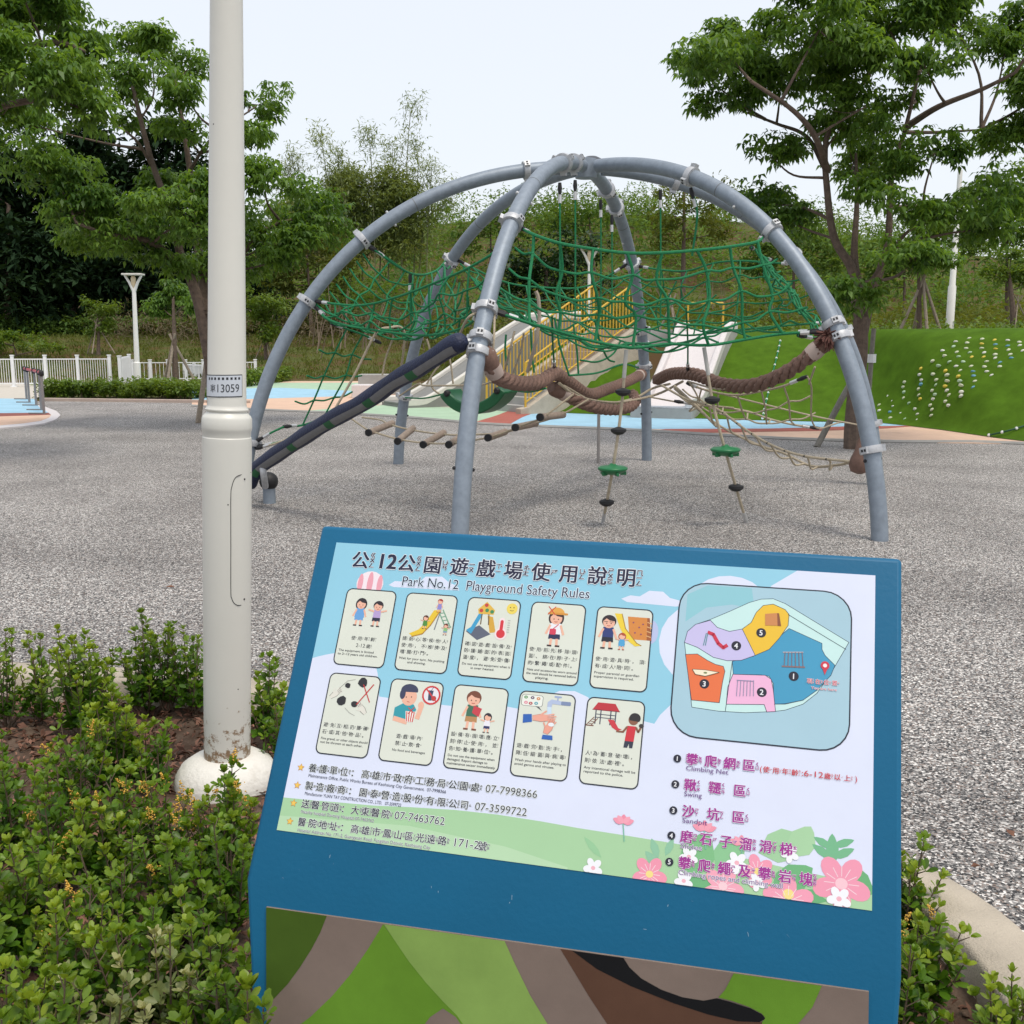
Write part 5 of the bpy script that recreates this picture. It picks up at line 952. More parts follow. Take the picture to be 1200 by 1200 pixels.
for x in (3.93, 4.72): mb = MB(); mb.tube([(x, 23.3, 1.7), (x, 23.3, 2.3)], .022, 8); mb.build('post', YEL, gf)
mb = MB(); mb.tube(cr([(3.93, 23.3, 2.28), (3.95, 23.3, 2.33), (4.0, 23.3, 2.345), (4.65, 23.3, 2.345), (4.70, 23.3, 2.33), (4.72, 23.3, 2.28)], 4), .022, 8); mb.build('top_rail', YEL, gf)
# stairs with railings
sb_, st_ = np.array([.36, 21.35]), np.array([2.72, 23.0]); d = nrm(st_-sb_); nl = np.array([-d[1], d[0]]); SLn = np.linalg.norm(st_-sb_); ZT = 1.76; WD = 1.45; NST = 11
stairs = thing('stairway', 'sandy concrete stairway climbing the turf mound between yellow railings', 'stairs', (*sb_, 0)); SAND = M('sand_step', (.43, .34, .26), .85, var=.1, scale=6, bump=.3)
for i in range(NST):
    mb = MB(); a0 = SLn*i/NST; z1 = ZT*(i+1)/NST; c = sb_+d*(a0+SLn/NST/2+.01)+nl*WD/2; q = math.atan2(d[1], d[0])
    mb.box((*c, z1-.14), (SLn/NST+.02, WD-.2, .28), None, q); mb.build('step', CONC_G if i < 3 else SAND, stairs, bevel=.006)
c = sb_+d*(SLn+.6)+nl*WD/2; mb = MB(); mb.box((*c, ZT-.2), (1.2, WD+.25, .4), None, math.atan2(d[1], d[0])); mb.build('landing', CONC_G, stairs, bevel=.01)
for off in (0., WD):
    mb = MB(); P0, P1 = sb_-d*.28+nl*off, st_+d*.1+nl*off; th = nl*.1
    def q3(p, z): return (*p, z)
    V = [q3(P0-th, -.1), q3(P0+th, -.1), q3(P0+th, .13), q3(P0-th, .13), q3(P1-th, -.1), q3(P1+th, -.1), q3(P1+th, ZT+.12), q3(P1-th, ZT+.12), q3(sb_-d*.08+nl*off+th, .16), q3(sb_-d*.08+nl*off-th, .16)]
    mb.add(V, [(0, 1, 8-6+0, 3), (0, 3, 9, 7, 4), (1, 5, 6, 8, 2), (3, 2, 8, 9), (9, 8, 6, 7), (4, 7, 6, 5)]); mb.build('cheek_wall', CONC, stairs, bevel=.012)
bal = MB(); bal.tube([(0, 0, 0), (0, 0, .80)], .0135, 6); BAL = shared(bal, 'baluster', YEL)
for off, lb in ((0., 'right-hand'), (WD, 'left-hand')):
    r_ = thing('railing', 'yellow barred metal railing along the %s side of the stairway' % lb, 'railing', (*(sb_+nl*off), .1)); P0, P1 = sb_-d*.1+nl*off, st_+nl*off; z0_, z1_ = .16, ZT+.12
    for dz, rr_ in ((.09, .018), (.90, .024)): mb = MB(); mb.tube([(*P0, z0_+dz), (*P1, z1_+dz), (*(P1+d*.06), z1_+dz)], rr_, 8); mb.build('rail', YEL, r_)
    for f in np.linspace(0, 1, 34):
        p = P0*(1-f)+P1*f; z = z0_*(1-f)+z1_*f; inst('baluster', BAL, Matrix.Translation((*p, z+.09)), r_)
    for f in (0, 1):
        p = P0*(1-f)+P1*f; z = z0_*(1-f)+z1_*f; mb = MB(); mb.tube([(*p, z-.02), (*p, z+.91)], .024, 8); mb.build('post', YEL, r_)
# ------------------------------------------------------------------ left: post row, fences, lamps
pr = thing('post_row', 'row of slim grey posts with red and black capped rail on the blue paving', 'barrier', tuple(G(52, 487)))
pp = [((31.4, 469.5), 432), ((34.7, 473.5), 433), ((42.7, 477), 434.5), ((48.8, 482.5), 436), ((52, 487), 437.5)]; tops = []
for (u, v), vt in pp:
    g = G(u, v); t_ = D(u, vt, g[1]); mb = MB(); mb.tube([g, [g[0], g[1], t_[2]]], .026, 10); mb.build('post', M('post_grey', (.22, .21, .21), .5), pr); tops.append([g[0], g[1], t_[2]])
    mb = MB(); mb.tube([g+[-.32, 0, .05], g+[.03, 0, .045]], .016, 6); mb.build('foot', M('post_grey', (.22, .21, .21), .5), pr)
    mb = MB(); mb.ball(np.array(tops[-1]), .055, None, 10, 6, (1, 1, 1.3)); mb.build('cap', DARK, pr)
for a_, b_ in zip(tops[:-1], tops[1:]): mb = MB(); mb.tube([np.array(a_), np.array(b_)], .034, 8); mb.build('rail', M('red_rail', (.38, .035, .05), .5), pr)
def fence(label, a, b, h, npost, wires, pr_=.045, z=0., picket=False):
    a, b = np.array(a), np.array(b); o = thing('fence', label, 'fence', (*((a+b)/2), z))
    for f in np.linspace(0, 1, npost):
        p = a*(1-f)+b*f; mb = MB(); mb.box((*p, z+h/2), (pr_*2, pr_*2, h)); mb.box((*p, z+h+.02), (pr_*2.5, pr_*2.5, .04)); mb.box((*p, z+.02), (pr_*4, pr_*4, .04)); mb.build('post', WHITE_F, o, bevel=.008)
    for zz in (.12*h, .9*h): mb = MB(); mb.bar((*a, z+zz), (*b, z+zz), .035, .035); mb.build('rail', WHITE_F, o)
    L = np.linalg.norm(b-a); n = int(L/wires); mb = MB()
    for i in range(n):
        p = a+(b-a)*i/n; mb.box((*p, z+h*.5), (.015 if not picket else .07, .012, h*(.78 if not picket else .95)))
    tag(mb.build('wires' if not picket else 'pickets', WHITE_F, o), kind='stuff')
fence('white mesh fence nearest the blue paving, tall square posts', G(-140, 455)[:2], G(130, 453)[:2], 1.02, 8, .075)
fence('white mesh fence along the far side of the road', G(-150, 433.5, .0)[:2], G(180, 434)[:2], .62, 13, .16, .05)
fence('white mesh fence behind the low hedge, right of the far lamp post', G(156, 447)[:2], G(300, 446)[:2], .78, 8, .14, .05)
fence('short run of white pickets left of the far lamp post', G(142, 454)[:2], G(153, 448)[:2], 1.0, 2, .16, .05, picket=True)
fence('short run of white pickets partly behind the thick lamp post', G(217, 444)[:2], G(240, 446)[:2], .62, 3, .2, .05, picket=True)
def far_lamp(label, base, h, r=.075, head=True, lean=0.):
    base = np.array(base); o = thing('lamp_post', label, 'lamp post', tuple(base)); t = base+np.array([lean, 0, h])
    mb = MB(); mb.tube([base-[0, 0, .1], base+(t-base)*.3, base+(t-base)*.31, t], [r*1.35, r*1.3, r, r*.75], 14); mb.build('shaft', WHITE, o)
    if head:
        for s in (-1, 1): mb = MB(); mb.tube([t-[0, 0, .05], t+[s*.12, 0, .22], t+[s*.24, 0, .42]], [.05, .04, .035], 8); mb.build('arm', WHITE, o)
        mb = MB(); mb.box(t+[0, 0, .44], (.56, .36, .05)); mb.build('head', M('lamp_head', (.62, .60, .54), .4), o, bevel=.012)
        mb = MB(); mb.lathe([(.03, 0), (.07, .12), (.075, .26), (.05, .33)], t+[0, 0, .06], 12); mb.build('lantern', M('lantern_glass', (.62, .50, .32), .25), o)
    return o
lb = G(162, 461); far_lamp('slim white lamp post with forked head behind the low hedge on the left', lb, D(157, 340, lb[1])[2], lean=D(157, 340, lb[1])[0]-lb[0])
lb = D(690, 372, 33.); far_lamp('slim white lamp post with flared head seen through the green net', lb, D(690, 305, 33)[2]-lb[2]-.1, .06)
lb = D(1112, 393, 29.5); far_lamp('plain white lamp post standing on the turf crest at the right', lb, 4.5, .085, False, lean=.0)
# ------------------------------------------------------------------ foliage tools
def leaflets(B, Dr, L, W, rg, fold=.25, droop=.0):
    """diamond leaflets: base point, direction, length, width"""
    n = len(B); Dr = nrm(Dr); S = nrm(np.cross(Dr, np.array([0, 0, 1.])+rg.normal(0, .35, (n, 3)))); U = np.cross(S, Dr)
    L, W = L[:, None], W[:, None]; mid = B+Dr*L*.55+U*L*fold*.3
    V = np.stack([B, mid+S*W/2, B+Dr*L-np.array([0, 0, 1.])*L*droop, mid-S*W/2], 1).reshape(-1, 3)
    F = np.arange(n*4).reshape(n, 4); return V, F
def clump_units(C, R, per, rg, flat=.6, up=.35):
    """points spread over many small clumps, thicker towards their upper skin"""
    k = len(C); d = nrm(rg.normal(0, 1, (k, per, 3))); d[..., 2] = d[..., 2]*flat+up*rg.random((k, per)); r = R[:, None]*(.35+.65*rg.random((k, per))**.6)
    return (C[:, None]+d*r[..., None]).reshape(-1, 3)
def palmate(P, rg, L=.13, n=5, w=.42, spread=1.0, droop=.35, jit=.25):
    """a hand of drooping leaflets at each point"""
    m = len(P); a0 = rg.uniform(0, 2*math.pi, m)[:, None]; a = a0+np.linspace(-1.1, 1.1, n)[None]*spread*1.6; el = rg.uniform(-.75, .15, (m, 1))+rg.normal(0, .2, (m, n))
    Dr = np.stack([np.cos(a)*np.cos(el), np.sin(a)*np.cos(el), np.sin(el)], -1).reshape(-1, 3); B = np.repeat(P, n, 0); ln = L*rg.uniform(1-jit, 1+jit, m*n)
    return leaflets(B+Dr*.02, Dr, ln, ln*w*rg.uniform(.8, 1.2, m*n), rg, .25, droop)
def spray(P, rg, L=.2, w=.35, n=1):
    """single leaves pointing every way"""
    m = len(P)*n; P = np.repeat(P, n, 0); Dr = rg.normal(0, 1, (m, 3)); Dr[:, 2] = Dr[:, 2]*.6-.1; ln = L*rg.uniform(.6, 1.3, m); return leaflets(P, Dr, ln, ln*w, rg, .2, .1)
def join(parts):
    V, F, k = [], [], 0
    for v, f in parts: V.append(v); F.append(f+k); k += len(v)
    return np.concatenate(V), np.concatenate(F)
LF_A = leaf_mat('leaf_trumpet', (.05, .12, .022), (.175, .305, .06), trans=.5)
LF_B = leaf_mat('leaf_shade_toned', (.010, .026, .012), (.028, .058, .022), trans=.15, nscale=.4, spec=.1, rough=.7)  # shade of the left-hand wood painted into the leaf colour, no darker species
LF_C = leaf_mat('leaf_sapling', (.07, .14, .018), (.17, .25, .04), trans=.4)
LF_H = leaf_mat('leaf_hill', (.065, .135, .034), (.17, .26, .07), trans=.38, nscale=.25, spec=.08, rough=.7)
LF_Y = leaf_mat('leaf_olive', (.075, .105, .025), (.16, .185, .05), trans=.38, nscale=.3, spec=.08, rough=.7)
LF_S = leaf_mat('scrub_brown', (.10, .085, .055), (.17, .14, .09), trans=.2, nscale=.35, spec=.05, rough=.8)
LF_BB = leaf_mat('leaf_bamboo', (.13, .19, .06), (.26, .32, .12), trans=.4, nscale=.4)
def limb(mb, P, r0, r1, n=6, sides=8):
    Q = cr(P, n); mb.tube(Q, np.linspace(r0, r1, len(Q)), sides)
def tree(name, label, base, limbs, blobs, leaf, lm, seed, bark=None, clump=.45, per=34, dens=1., group=None, cat='tree', parts=('trunk', 'crown'), mode='palm', twigs=True, flat=.6):
    """limbs: list of (points, r0, r1); blobs: (centre, rx, ry, rz, clumps)"""
    rg = np.random.default_rng(seed); o = thing(name, label, cat, tuple(base), group); mb = MB()
    for P, r0, r1 in limbs: limb(mb, P, r0, r1)
    ends = np.concatenate([cr(P, 6)[3:] for P, _, _ in limbs]); CC, RR = [], []
    for c, rx, ry, rz, k in blobs:
        c = np.array(c); k = max(2, int(k*dens)); d = nrm(rg.normal(0, 1, (k, 3))); r = rg.random((k, 1))**.45; C = c+d*r*np.array([rx, ry, rz]); CC.append(C); RR.append(clump*rg.uniform(.65, 1.25, k))
        if twigs:
            j = np.argmin(np.linalg.norm(ends-c, axis=1)+2*np.maximum(0, ends[:, 2]-c[2]+.25)); a = ends[j]; m_ = (a+c)/2+rg.normal(0, .06, 3)*np.linalg.norm(c-a)-[0, 0, .05*np.linalg.norm(c-a)]; ln = np.linalg.norm(c-a)
            limb(mb, [a, m_, c], min(.04, .014+.010*ln), .009, 5, 6)
            for q in C[::2]: limb(mb, [c, (c+q)/2-[0, 0, .05], q], .008, .004, 3, 5)
    tr = mb.build(parts[0], bark or BARK, o); C = np.concatenate(CC); R = np.concatenate(RR); P = clump_units(C, R, per, rg, flat)
    V, F = palmate(P, rg, leaf) if mode == 'palm' else spray(P, rg, leaf, .4 if mode == 'spray' else .16, 2)
    cr_ = raw_mesh(parts[1], V, F, lm, o); tag(cr_, kind='stuff'); return o
def pxb(lst, Y, dy, k0, rg, z=.8):         # blobs given on the photograph, spread in depth
    o = []
    for q in lst:
        u, v, ru, rv = q[:4]; y = q[4] if len(q) > 4 else Y+rg.uniform(-dy, dy); c = D(u, v, y); s = y/FPX; rx, rz = ru*s, rv*s; o.append((c, rx, min(rx, 1.1)*z, rz, max(3, k0*rx*rz*4)))
    return o
rg = np.random.default_rng(21)
# right-hand tree
b = G(1000, 526); Y = b[1]; q = lambda u, v, dy=0.: D(u, v, Y+dy)
limbs = [([b-[0, 0, .1], q(1000, 500), q(1003, 460), q(1008, 410), q(1008, 372)], .14, .10), ([q(1008, 385), q(1003, 350), q(998, 315), q(978, 280), q(970, 230), q(968, 165), q(990, 125), q(1020, 88)], .08, .022),
         ([q(1006, 340), q(1001, 300, .2), q(1004, 240, .5), q(1003, 180, .7)], .07, .02), ([q(1010, 395), q(1020, 350, .2), q(1032, 315, .3), q(1041, 280, .3), q(1045, 205, .3), q(1060, 155, .2), q(1077, 85, 0)], .08, .022),
         ([q(970, 200), q(955, 160, -.6), q(930, 130, -.9), q(880, 95, -1.1)], .05, .02), ([q(1060, 150), q(1100, 125, -.5), q(1150, 105, -.8), q(1190, 85, -1)], .05, .02), ([q(1020, 330), q(1060, 275, -.4), q(1085, 262, -.6)], .03, .015),
         ([q(968, 200), q(945, 160, .5), q(910, 145, .9), q(870, 130, 1.2)], .035, .015), ([q(1060, 155), q(1100, 155, .5), q(1150, 152, .8)], .03, .012), ([q(1003, 372), q(996, 300, .2)], .05, .04)]
B1 = [(880, 55, 75, 40), (845, 105, 48, 26), (915, 100, 60, 34), (960, 35, 75, 40), (1040, 30, 75, 38), (1110, 18, 60, 30), (1000, 78, 50, 26), (1080, 70, 50, 26), (1180, 48, 55, 36), (1190, 150, 45, 34), (1015, 125, 50, 26), (905, 185, 46, 20), (1000, 190, 60, 30), (1095, 180, 45, 26), (905, 240, 46, 28), (930, 262, 34, 18), (1050, 222, 50, 20), (1105, 240, 75, 24), (1180, 230, 45, 30), (1072, 300, 38, 12, Y-1.5), (1008, 343, 28, 8, Y-1), (1155, 268, 36, 20), (960, -25, 120, 30), (1090, -25, 110, 30), (1230, 100, 60, 60), (1240, 10, 70, 50), (860, 70, 60, 26), (985, 150, 40, 18), (1060, 110, 45, 20)]
tree('broadleaf_tree', 'large spreading broadleaf tree at the right, trunk rising from the gravel', b, limbs, pxb(B1, Y, 1.3, 7., rg), .105, LF_A, 31, clump=.34, per=50)
# left-hand tree
b = G(250, 501); Y = b[1]
limbs = [([b-[0, 0, .1], q(250, 470), q(247, 430), q(240, 390), q(232, 350)], .12, .10), ([q(236, 365), q(222, 322), q(212, 300), q(200, 250), q(178, 190), q(160, 120), q(150, 75)], .10, .025), ([q(240, 385), q(238, 330, .4), q(232, 290, .6), q(225, 220, .6), q(215, 150, .5), q(205, 95, .4)], .10, .025),
         ([q(245, 370), q(275, 310, .3), q(310, 270, .4), q(350, 255, .5)], .08, .02), ([q(222, 322), q(180, 285, -.5), q(130, 275, -.9), q(90, 262, -1.2)], .07, .02), ([q(178, 195), q(160, 165, -.3), q(128, 140, -.5)], .03, .012), ([q(165, 140), q(180, 110), q(178, 70)], .02, .01), ([q(222, 200, .6), q(250, 160), q(300, 125)], .03, .012)]
B2 = [(150, 48, 26, 9), (185, 45, 20, 8), (160, 86, 18, 6), (222, 78, 30, 18), (215, 108, 26, 10), (295, 122, 34, 11), (290, 158, 20, 9), (155, 125, 32, 20), (215, 155, 30, 16), (60, 195, 60, 30), (100, 245, 55, 26), (190, 215, 50, 22), (150, 262, 70, 30), (225, 255, 65, 34), (310, 215, 40, 28), (350, 250, 50, 30), (380, 275, 34, 22), (315, 285, 55, 26), (205, 310, 44, 14), (275, 315, 55, 22), (50, 150, 50, 22), (330, 300, 40, 18), (245, 200, 45, 20), (95, 275, 50, 16)]
tree('broadleaf_tree', 'spreading broadleaf tree on the left, its trunk half hidden by the thick lamp post', b, limbs, pxb(B2, Y, 1.4, 5.5, rg), .118, LF_A, 32, clump=.40, per=50)
# tree entering at the top left
b = np.array([-9.2, 12.8, 0]); Y = 12.8
limbs = [([b-[0, 0, .1], b+[.1, 0, 1.5], b+[.3, 0, 3.2]], .18, .13), ([b+[.3, 0, 3.0], q(-90, 100), q(-20, 70), q(60, 50), q(100, 60)], .09, .02), ([b+[.3, 0, 3.0], q(-100, 160), q(-20, 130), q(60, 115), q(105, 120)], .07, .02)]
B3 = [(15, 15, 55, 32), (70, 45, 40, 34), (30, 85, 55, 26), (95, 85, 24, 32), (110, 125, 26, 18), (10, 125, 45, 14), (60, 110, 40, 20), (-60, 60, 80, 70), (-80, 0, 80, 40), (20, -20, 70, 24), (75, 12, 24, 18)]
tree('broadleaf_tree', 'leafy branches of a near tree hanging in at the top left corner', b, limbs, pxb(B3, Y, .9, 9., rg), .10, LF_A, 33, clump=.32, per=52)
# ------------------------------------------------------------------ background trees
def back_tree(name, label, u, vb, Y, blobs, lm, seed, leaf=.3, clump=.9, per=40, mode='spray', k0=.9, tr=.12, dy=1.5, lean=0):
    b = D(u, vb, Y); top = D(blobs[0][0], blobs[0][1], Y); limbs = [([b-[0, 0, .3], b*.6+top*.4+[lean, 0, 0], top], tr, tr*.35)]
    return tree(name, label, b, limbs, pxb(blobs, Y, dy, k0, np.random.default_rng(seed)), leaf, lm, seed, clump=clump, per=per, mode=mode)
back_tree('shade_toned_tree', 'dense tree with shade painted into its very dark leaves at the far left edge behind the lawn', 10, 372, 58, [(10, 240, 70, 80), (-40, 200, 60, 60), (40, 310, 60, 60), (-10, 330, 70, 50)], LF_B, 41, .55, 1.6, 70, k0=.8, tr=.3)  # trees on the left: their dark leaf colour stands in for shade
back_tree('shade_toned_tree', 'tree with shade painted into its dark leaves between the left edge and the bright sapling', 85, 374, 60, [(80, 270, 60, 70), (110, 200, 60, 50), (70, 330, 55, 45), (120, 330, 50, 45)], LF_B, 42, .55, 1.6, 70, k0=.8, tr=.3)
back_tree('shade_toned_tree', 'tree with shade painted into its dark leaves behind the forked lamp post', 170, 376, 61, [(170, 290, 60, 70), (200, 210, 50, 60), (150, 340, 50, 35), (215, 345, 50, 35)], LF_B, 43, .55, 1.6, 70, k0=.8, tr=.3)
back_tree('shade_toned_tree', 'tree with shade painted into its dark green leaves seen behind the steel arch, right of the thick lamp post', 265, 378, 62, [(270, 300, 50, 60), (310, 330, 40, 40), (250, 350, 50, 25)], LF_B, 44, .42, 1.4, 55, k0=.5, tr=.3)
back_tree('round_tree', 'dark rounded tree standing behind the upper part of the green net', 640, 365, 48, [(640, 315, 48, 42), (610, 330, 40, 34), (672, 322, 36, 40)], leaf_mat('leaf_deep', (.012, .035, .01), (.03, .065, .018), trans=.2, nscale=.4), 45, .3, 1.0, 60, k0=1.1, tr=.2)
back_tree('pine_tree', 'tall airy olive tree with a thin trunk behind the right-hand arches', 800, 372, 50, [(802, 215, 34, 20), (785, 245, 30, 22), (825, 240, 34, 24), (805, 268, 44, 22), (845, 265, 26, 20), (775, 282, 26, 14)], LF_Y, 46, .26, .75, 46, k0=1.0, tr=.16)
back_tree('hill_tree', 'pale green tree on the hill behind the top of the dome', 700, 345, 75, [(690, 255, 40, 18), (660, 262, 36, 18), (730, 262, 34, 18)], LF_H, 47, .4, 1.3, 46, k0=.6)
back_tree('hill_tree', 'dark green tree on the skyline left of the dome top', 575, 345, 78, [(575, 262, 40, 22), (545, 275, 34, 20), (610, 258, 34, 18)], LF_H, 48, .4, 1.3, 46, k0=.6)
back_tree('hill_tree', 'green tree on the hill behind the right-hand tree crown', 930, 350, 60, [(930, 290, 50, 40), (890, 310, 40, 30), (975, 310, 40, 30)], LF_H, 49, .36, 1.1, 46, k0=.7)
back_tree('hill_tree', 'dark bushy tree below the right-hand crown, left of the plain lamp post', 1060, 372, 55, [(1060, 300, 50, 40), (1100, 270, 50, 34), (1030, 330, 40, 30)], LF_H, 50, .36, 1.1, 46, k0=.8)
back_tree('hill_tree', 'green tree on the hill at the far right edge', 1180, 372, 56, [(1180, 250, 50, 40), (1215, 290, 50, 50), (1150, 280, 36, 30)], LF_H, 51, .36, 1.1, 46, k0=.8)
back_tree('round_tree', 'yellow-green bushy tree just left of the bamboo', 365, 385, 56, [(360, 300, 44, 44), (330, 330, 36, 34), (395, 320, 36, 34)], LF_Y, 52, .32, 1.0, 46, k0=.8)
# bamboo
bb = D(440, 320, 62); rgb = np.random.default_rng(60); bam = thing('bamboo', 'feathery pale bamboo rising above the skyline left of the dome', 'bamboo', tuple(bb)); P_ = []
for u0, u1, vt, lean in ((395, 378, 150, 0), (410, 398, 175, 0), (440, 434, 150, 0), (470, 480, 118, 0), (455, 460, 170, 0), (485, 490, 165, 0), (425, 415, 200, 0), (375, 345, 175, 0), (500, 505, 190, 0), (360, 336, 190, 0), (490, 520, 215, 0), (445, 452, 200, 0)):
    y = 62+rgb.uniform(-1.5, 1.5); P = cr([D(u0, 330, y), D(u0*.7+u1*.3, 260, y), D(u1, vt+25, y), D(u1+rgb.uniform(-8, 10), vt, y)], 8); mb = MB(); mb.tube(P, np.linspace(.05, .008, len(P)), 5); mb.build('culm', M('culm', (.16, .17, .07), .6), bam)
    for f in np.linspace(.2, 1, 30):
        c = P[int(f*(len(P)-1))]; m_ = rgb.integers(10, 22); w_ = .75-.45*f; P_.append(c+rgb.normal(0, 1, (m_, 3))*[w_, w_, .35])
V, F = spray(np.concatenate(P_), rgb, .34, .16, 2); low = []
for u, v, ru, rv in ((430, 255, 60, 36), (390, 285, 50, 34), (470, 275, 45, 36), (350, 260, 30, 24), (405, 222, 26, 26), (462, 225, 30, 30)):
    c = D(u, v, 62); d = nrm(rgb.normal(0, 1, (110, 3)))*rgb.random((110, 1))**.5; low.append(clump_units(c+d*[ru*.05, 1.5, rv*.05], np.full(110, .8), 40, rgb))
V2, F2 = spray(np.concatenate(low), rgb, .36, .22, 1); V, F = join([(V, F), (V2, F2)]); tag(raw_mesh('foliage', V, F, LF_BB, bam), kind='stuff')
# hillside wood and scrub: one mass
def hillside(name, label, cat, lm, n, xr, yr, R, leaf, per, seed, mode=.35, hoff=.4):
    r = np.random.default_rng(seed); x = r.uniform(*xr, n); y = r.uniform(*yr, n); x *= y/60.; rad = R*r.uniform(.6, 1.3, n); z = np.where(y > 26.3, hill(x, y), 1.62)+rad*hoff
    P = clump_units(np.stack([x, y, z], -1), rad, per, r, .75, .4); V, F = spray(P, r, leaf, mode, 1); return tag(raw_mesh(name, V, F, lm, base=(0, 60, 0)), label, cat, kind='stuff')
hillside('hillside_wood', 'mass of green trees covering the hill behind the playground', 'wood', LF_H, 460, (-45, 45), (66, 108), 2.3, .46, 190, 71)
hillside('hillside_scrub', 'brownish dry scrub and twigs on the slope below the hill wood', 'scrub', LF_S, 330, (-24, 16), (50, 66), 1.15, .40, 80, 72, .12)
hillside('hillside_thicket', 'olive green thicket on the slope behind the turf mound', 'scrub', LF_Y, 300, (-6, 42), (38, 64), 1.2, .34, 90, 73, .3)
hillside('ground_cover', 'low green creeper along the crest behind the turf mound', 'ground cover', LF_C, 520, (8, 52), (27, 37), .42, .13, 60, 74, .6, .1)
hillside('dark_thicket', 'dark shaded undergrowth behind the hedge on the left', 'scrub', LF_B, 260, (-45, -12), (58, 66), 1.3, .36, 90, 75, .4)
# dead stems standing in the scrub
r = np.random.default_rng(76); mb = MB()
for i in range(170):
    y = r.uniform(46, 60); x = r.uniform(-12, 18)*y/60; b = np.array([x, y, hill(np.array(x), np.array(y))]); h = r.uniform(1.2, 3.2); d = r.normal(0, .25, 2); mb.tube([b, b+[d[0]*h*.4, d[1], h*.5], b+[d[0]*h, d[1]*h, h]], [.03, .02, .006], 4)
tag(mb.build('dry_stems', M('dry_stem', (.20, .15, .11), .9)), 'thin bare stems standing in the dry scrub', 'stems', kind='stuff')
# ------------------------------------------------------------------ saplings with stakes
def stakes(label, b, h, spread, n=3, a0=.4, r=.03):
    o = thing('tree_stakes', label, 'stakes', tuple(b))
    for i in range(n):
        a = a0+i*2*math.pi/n; f = b+np.array([math.cos(a)*spread, math.sin(a)*spread*.6, -.05]); t = b+np.array([-math.cos(a)*.12, -math.sin(a)*.1, h]); mb = MB(); mb.tube([f, t], [r, r*.85], 7); mb.build('stake', WOOD, o)
def on_hill(u, v, Y): p = D(u, v, Y); p[2] = float(hill(np.array(p[0]), np.array(p[1]))); return p
b = D(115, 413, 47); back_tree('sapling', 'bright green sapling standing on the lawn left of the forked lamp post', 115, 415, 47, [(116, 378, 18, 14), (107, 360, 13, 12), (130, 362, 16, 12), (112, 390, 16, 8)], LF_C, 81, .17, .42, 60, k0=3.2, tr=.11, dy=.4); stakes('pale wooden stakes around the bright sapling on the left lawn', b, 1.5, .75)
g = G(206, 453); back_tree('sapling', 'dark slim tree in the low hedge between the forked lamp post and the thick post', 206, 453, g[1], [(203, 350, 22, 9), (190, 360, 16, 8), (222, 356, 18, 9), (206, 338, 16, 8)], LF_A, 82, .16, .35, 50, k0=3.5, tr=.13, dy=.5, mode='palm'); stakes('brown wooden props leaning on the slim dark tree in the low hedge', g, 1.75, .75, 3, .3, .05)
b = D(312, 420, 46); back_tree('sapling', 'bushy yellow-green sapling just right of the thick lamp post', 312, 420, 46, [(308, 372, 24, 24), (300, 352, 18, 14), (322, 360, 16, 16), (312, 394, 18, 10)], LF_C, 83, .18, .45, 60, k0=3, tr=.10, dy=.5); stakes('thin stakes under the bushy sapling right of the thick post', b, 1.2, .5, 3, 1., .025)
b = D(1190, 392, 30); back_tree('sapling', 'yellow-green staked sapling near the right edge above the turf', 1190, 392, 30, [(1182, 318, 24, 14), (1165, 322, 16, 10), (1200, 330, 24, 14), (1185, 300, 16, 8)], LF_C, 84, .14, .30, 60, k0=5, tr=.13, dy=.4); stakes('pale thin stakes around the yellow-green sapling at the right edge', b, 1.1, .6, 3, .2, .02)
b = D(1078, 392, 28); back_tree('sapling', 'staked young tree left of the plain lamp post on the turf crest', 1078, 392, 28, [(1076, 300, 34, 10), (1055, 306, 22, 8), (1100, 305, 24, 9)], LF_A, 85, .15, .32, 50, k0=4, tr=.09, dy=.4, mode='palm'); stakes('pale wooden stakes propping the young tree left of the plain lamp post', b, 1.75, .62, 4, .1, .045)
b = D(786, 390, 27); stakes('grey tripod of stakes behind the white slide', b, 1.0, .35, 3, .8, .03)
g = G(232, 496); mb = MB(); mb.tube([g, D(240, 440, g[1]+.3), D(243, 418, g[1]+.5)], .05, 8); tag(mb.build('tree_prop', WOOD), 'slanting wooden prop beside the thick lamp post', 'stake')
g = G(957, 524); mb = MB(); mb.tube([g, D(985, 470, g[1]+.2), D(998, 447, g[1]+.4)], .045, 8); tag(mb.build('tree_prop', M('prop_grey', (.20, .185, .16), .85, var=.2, scale=20)), 'grey wooden prop leaning on the trunk of the right-hand tree', 'stake')
g = G(1014, 523); o = thing('tree_prop', 'upright stake with a white tie against the right-hand tree trunk', 'stake', tuple(g)); mb = MB(); mb.tube([g, D(1021, 420, g[1]), D(1024, 385, g[1])], .035, 8); mb.build('stake', M('prop_grey', (.20, .185, .16), .85), o); mb = MB(); c = D(1021.5, 420, g[1]); mb.tube([c-[0, 0, .06], c+[0, 0, .06]], .06, 10); mb.build('tie', WHITE_F, o)
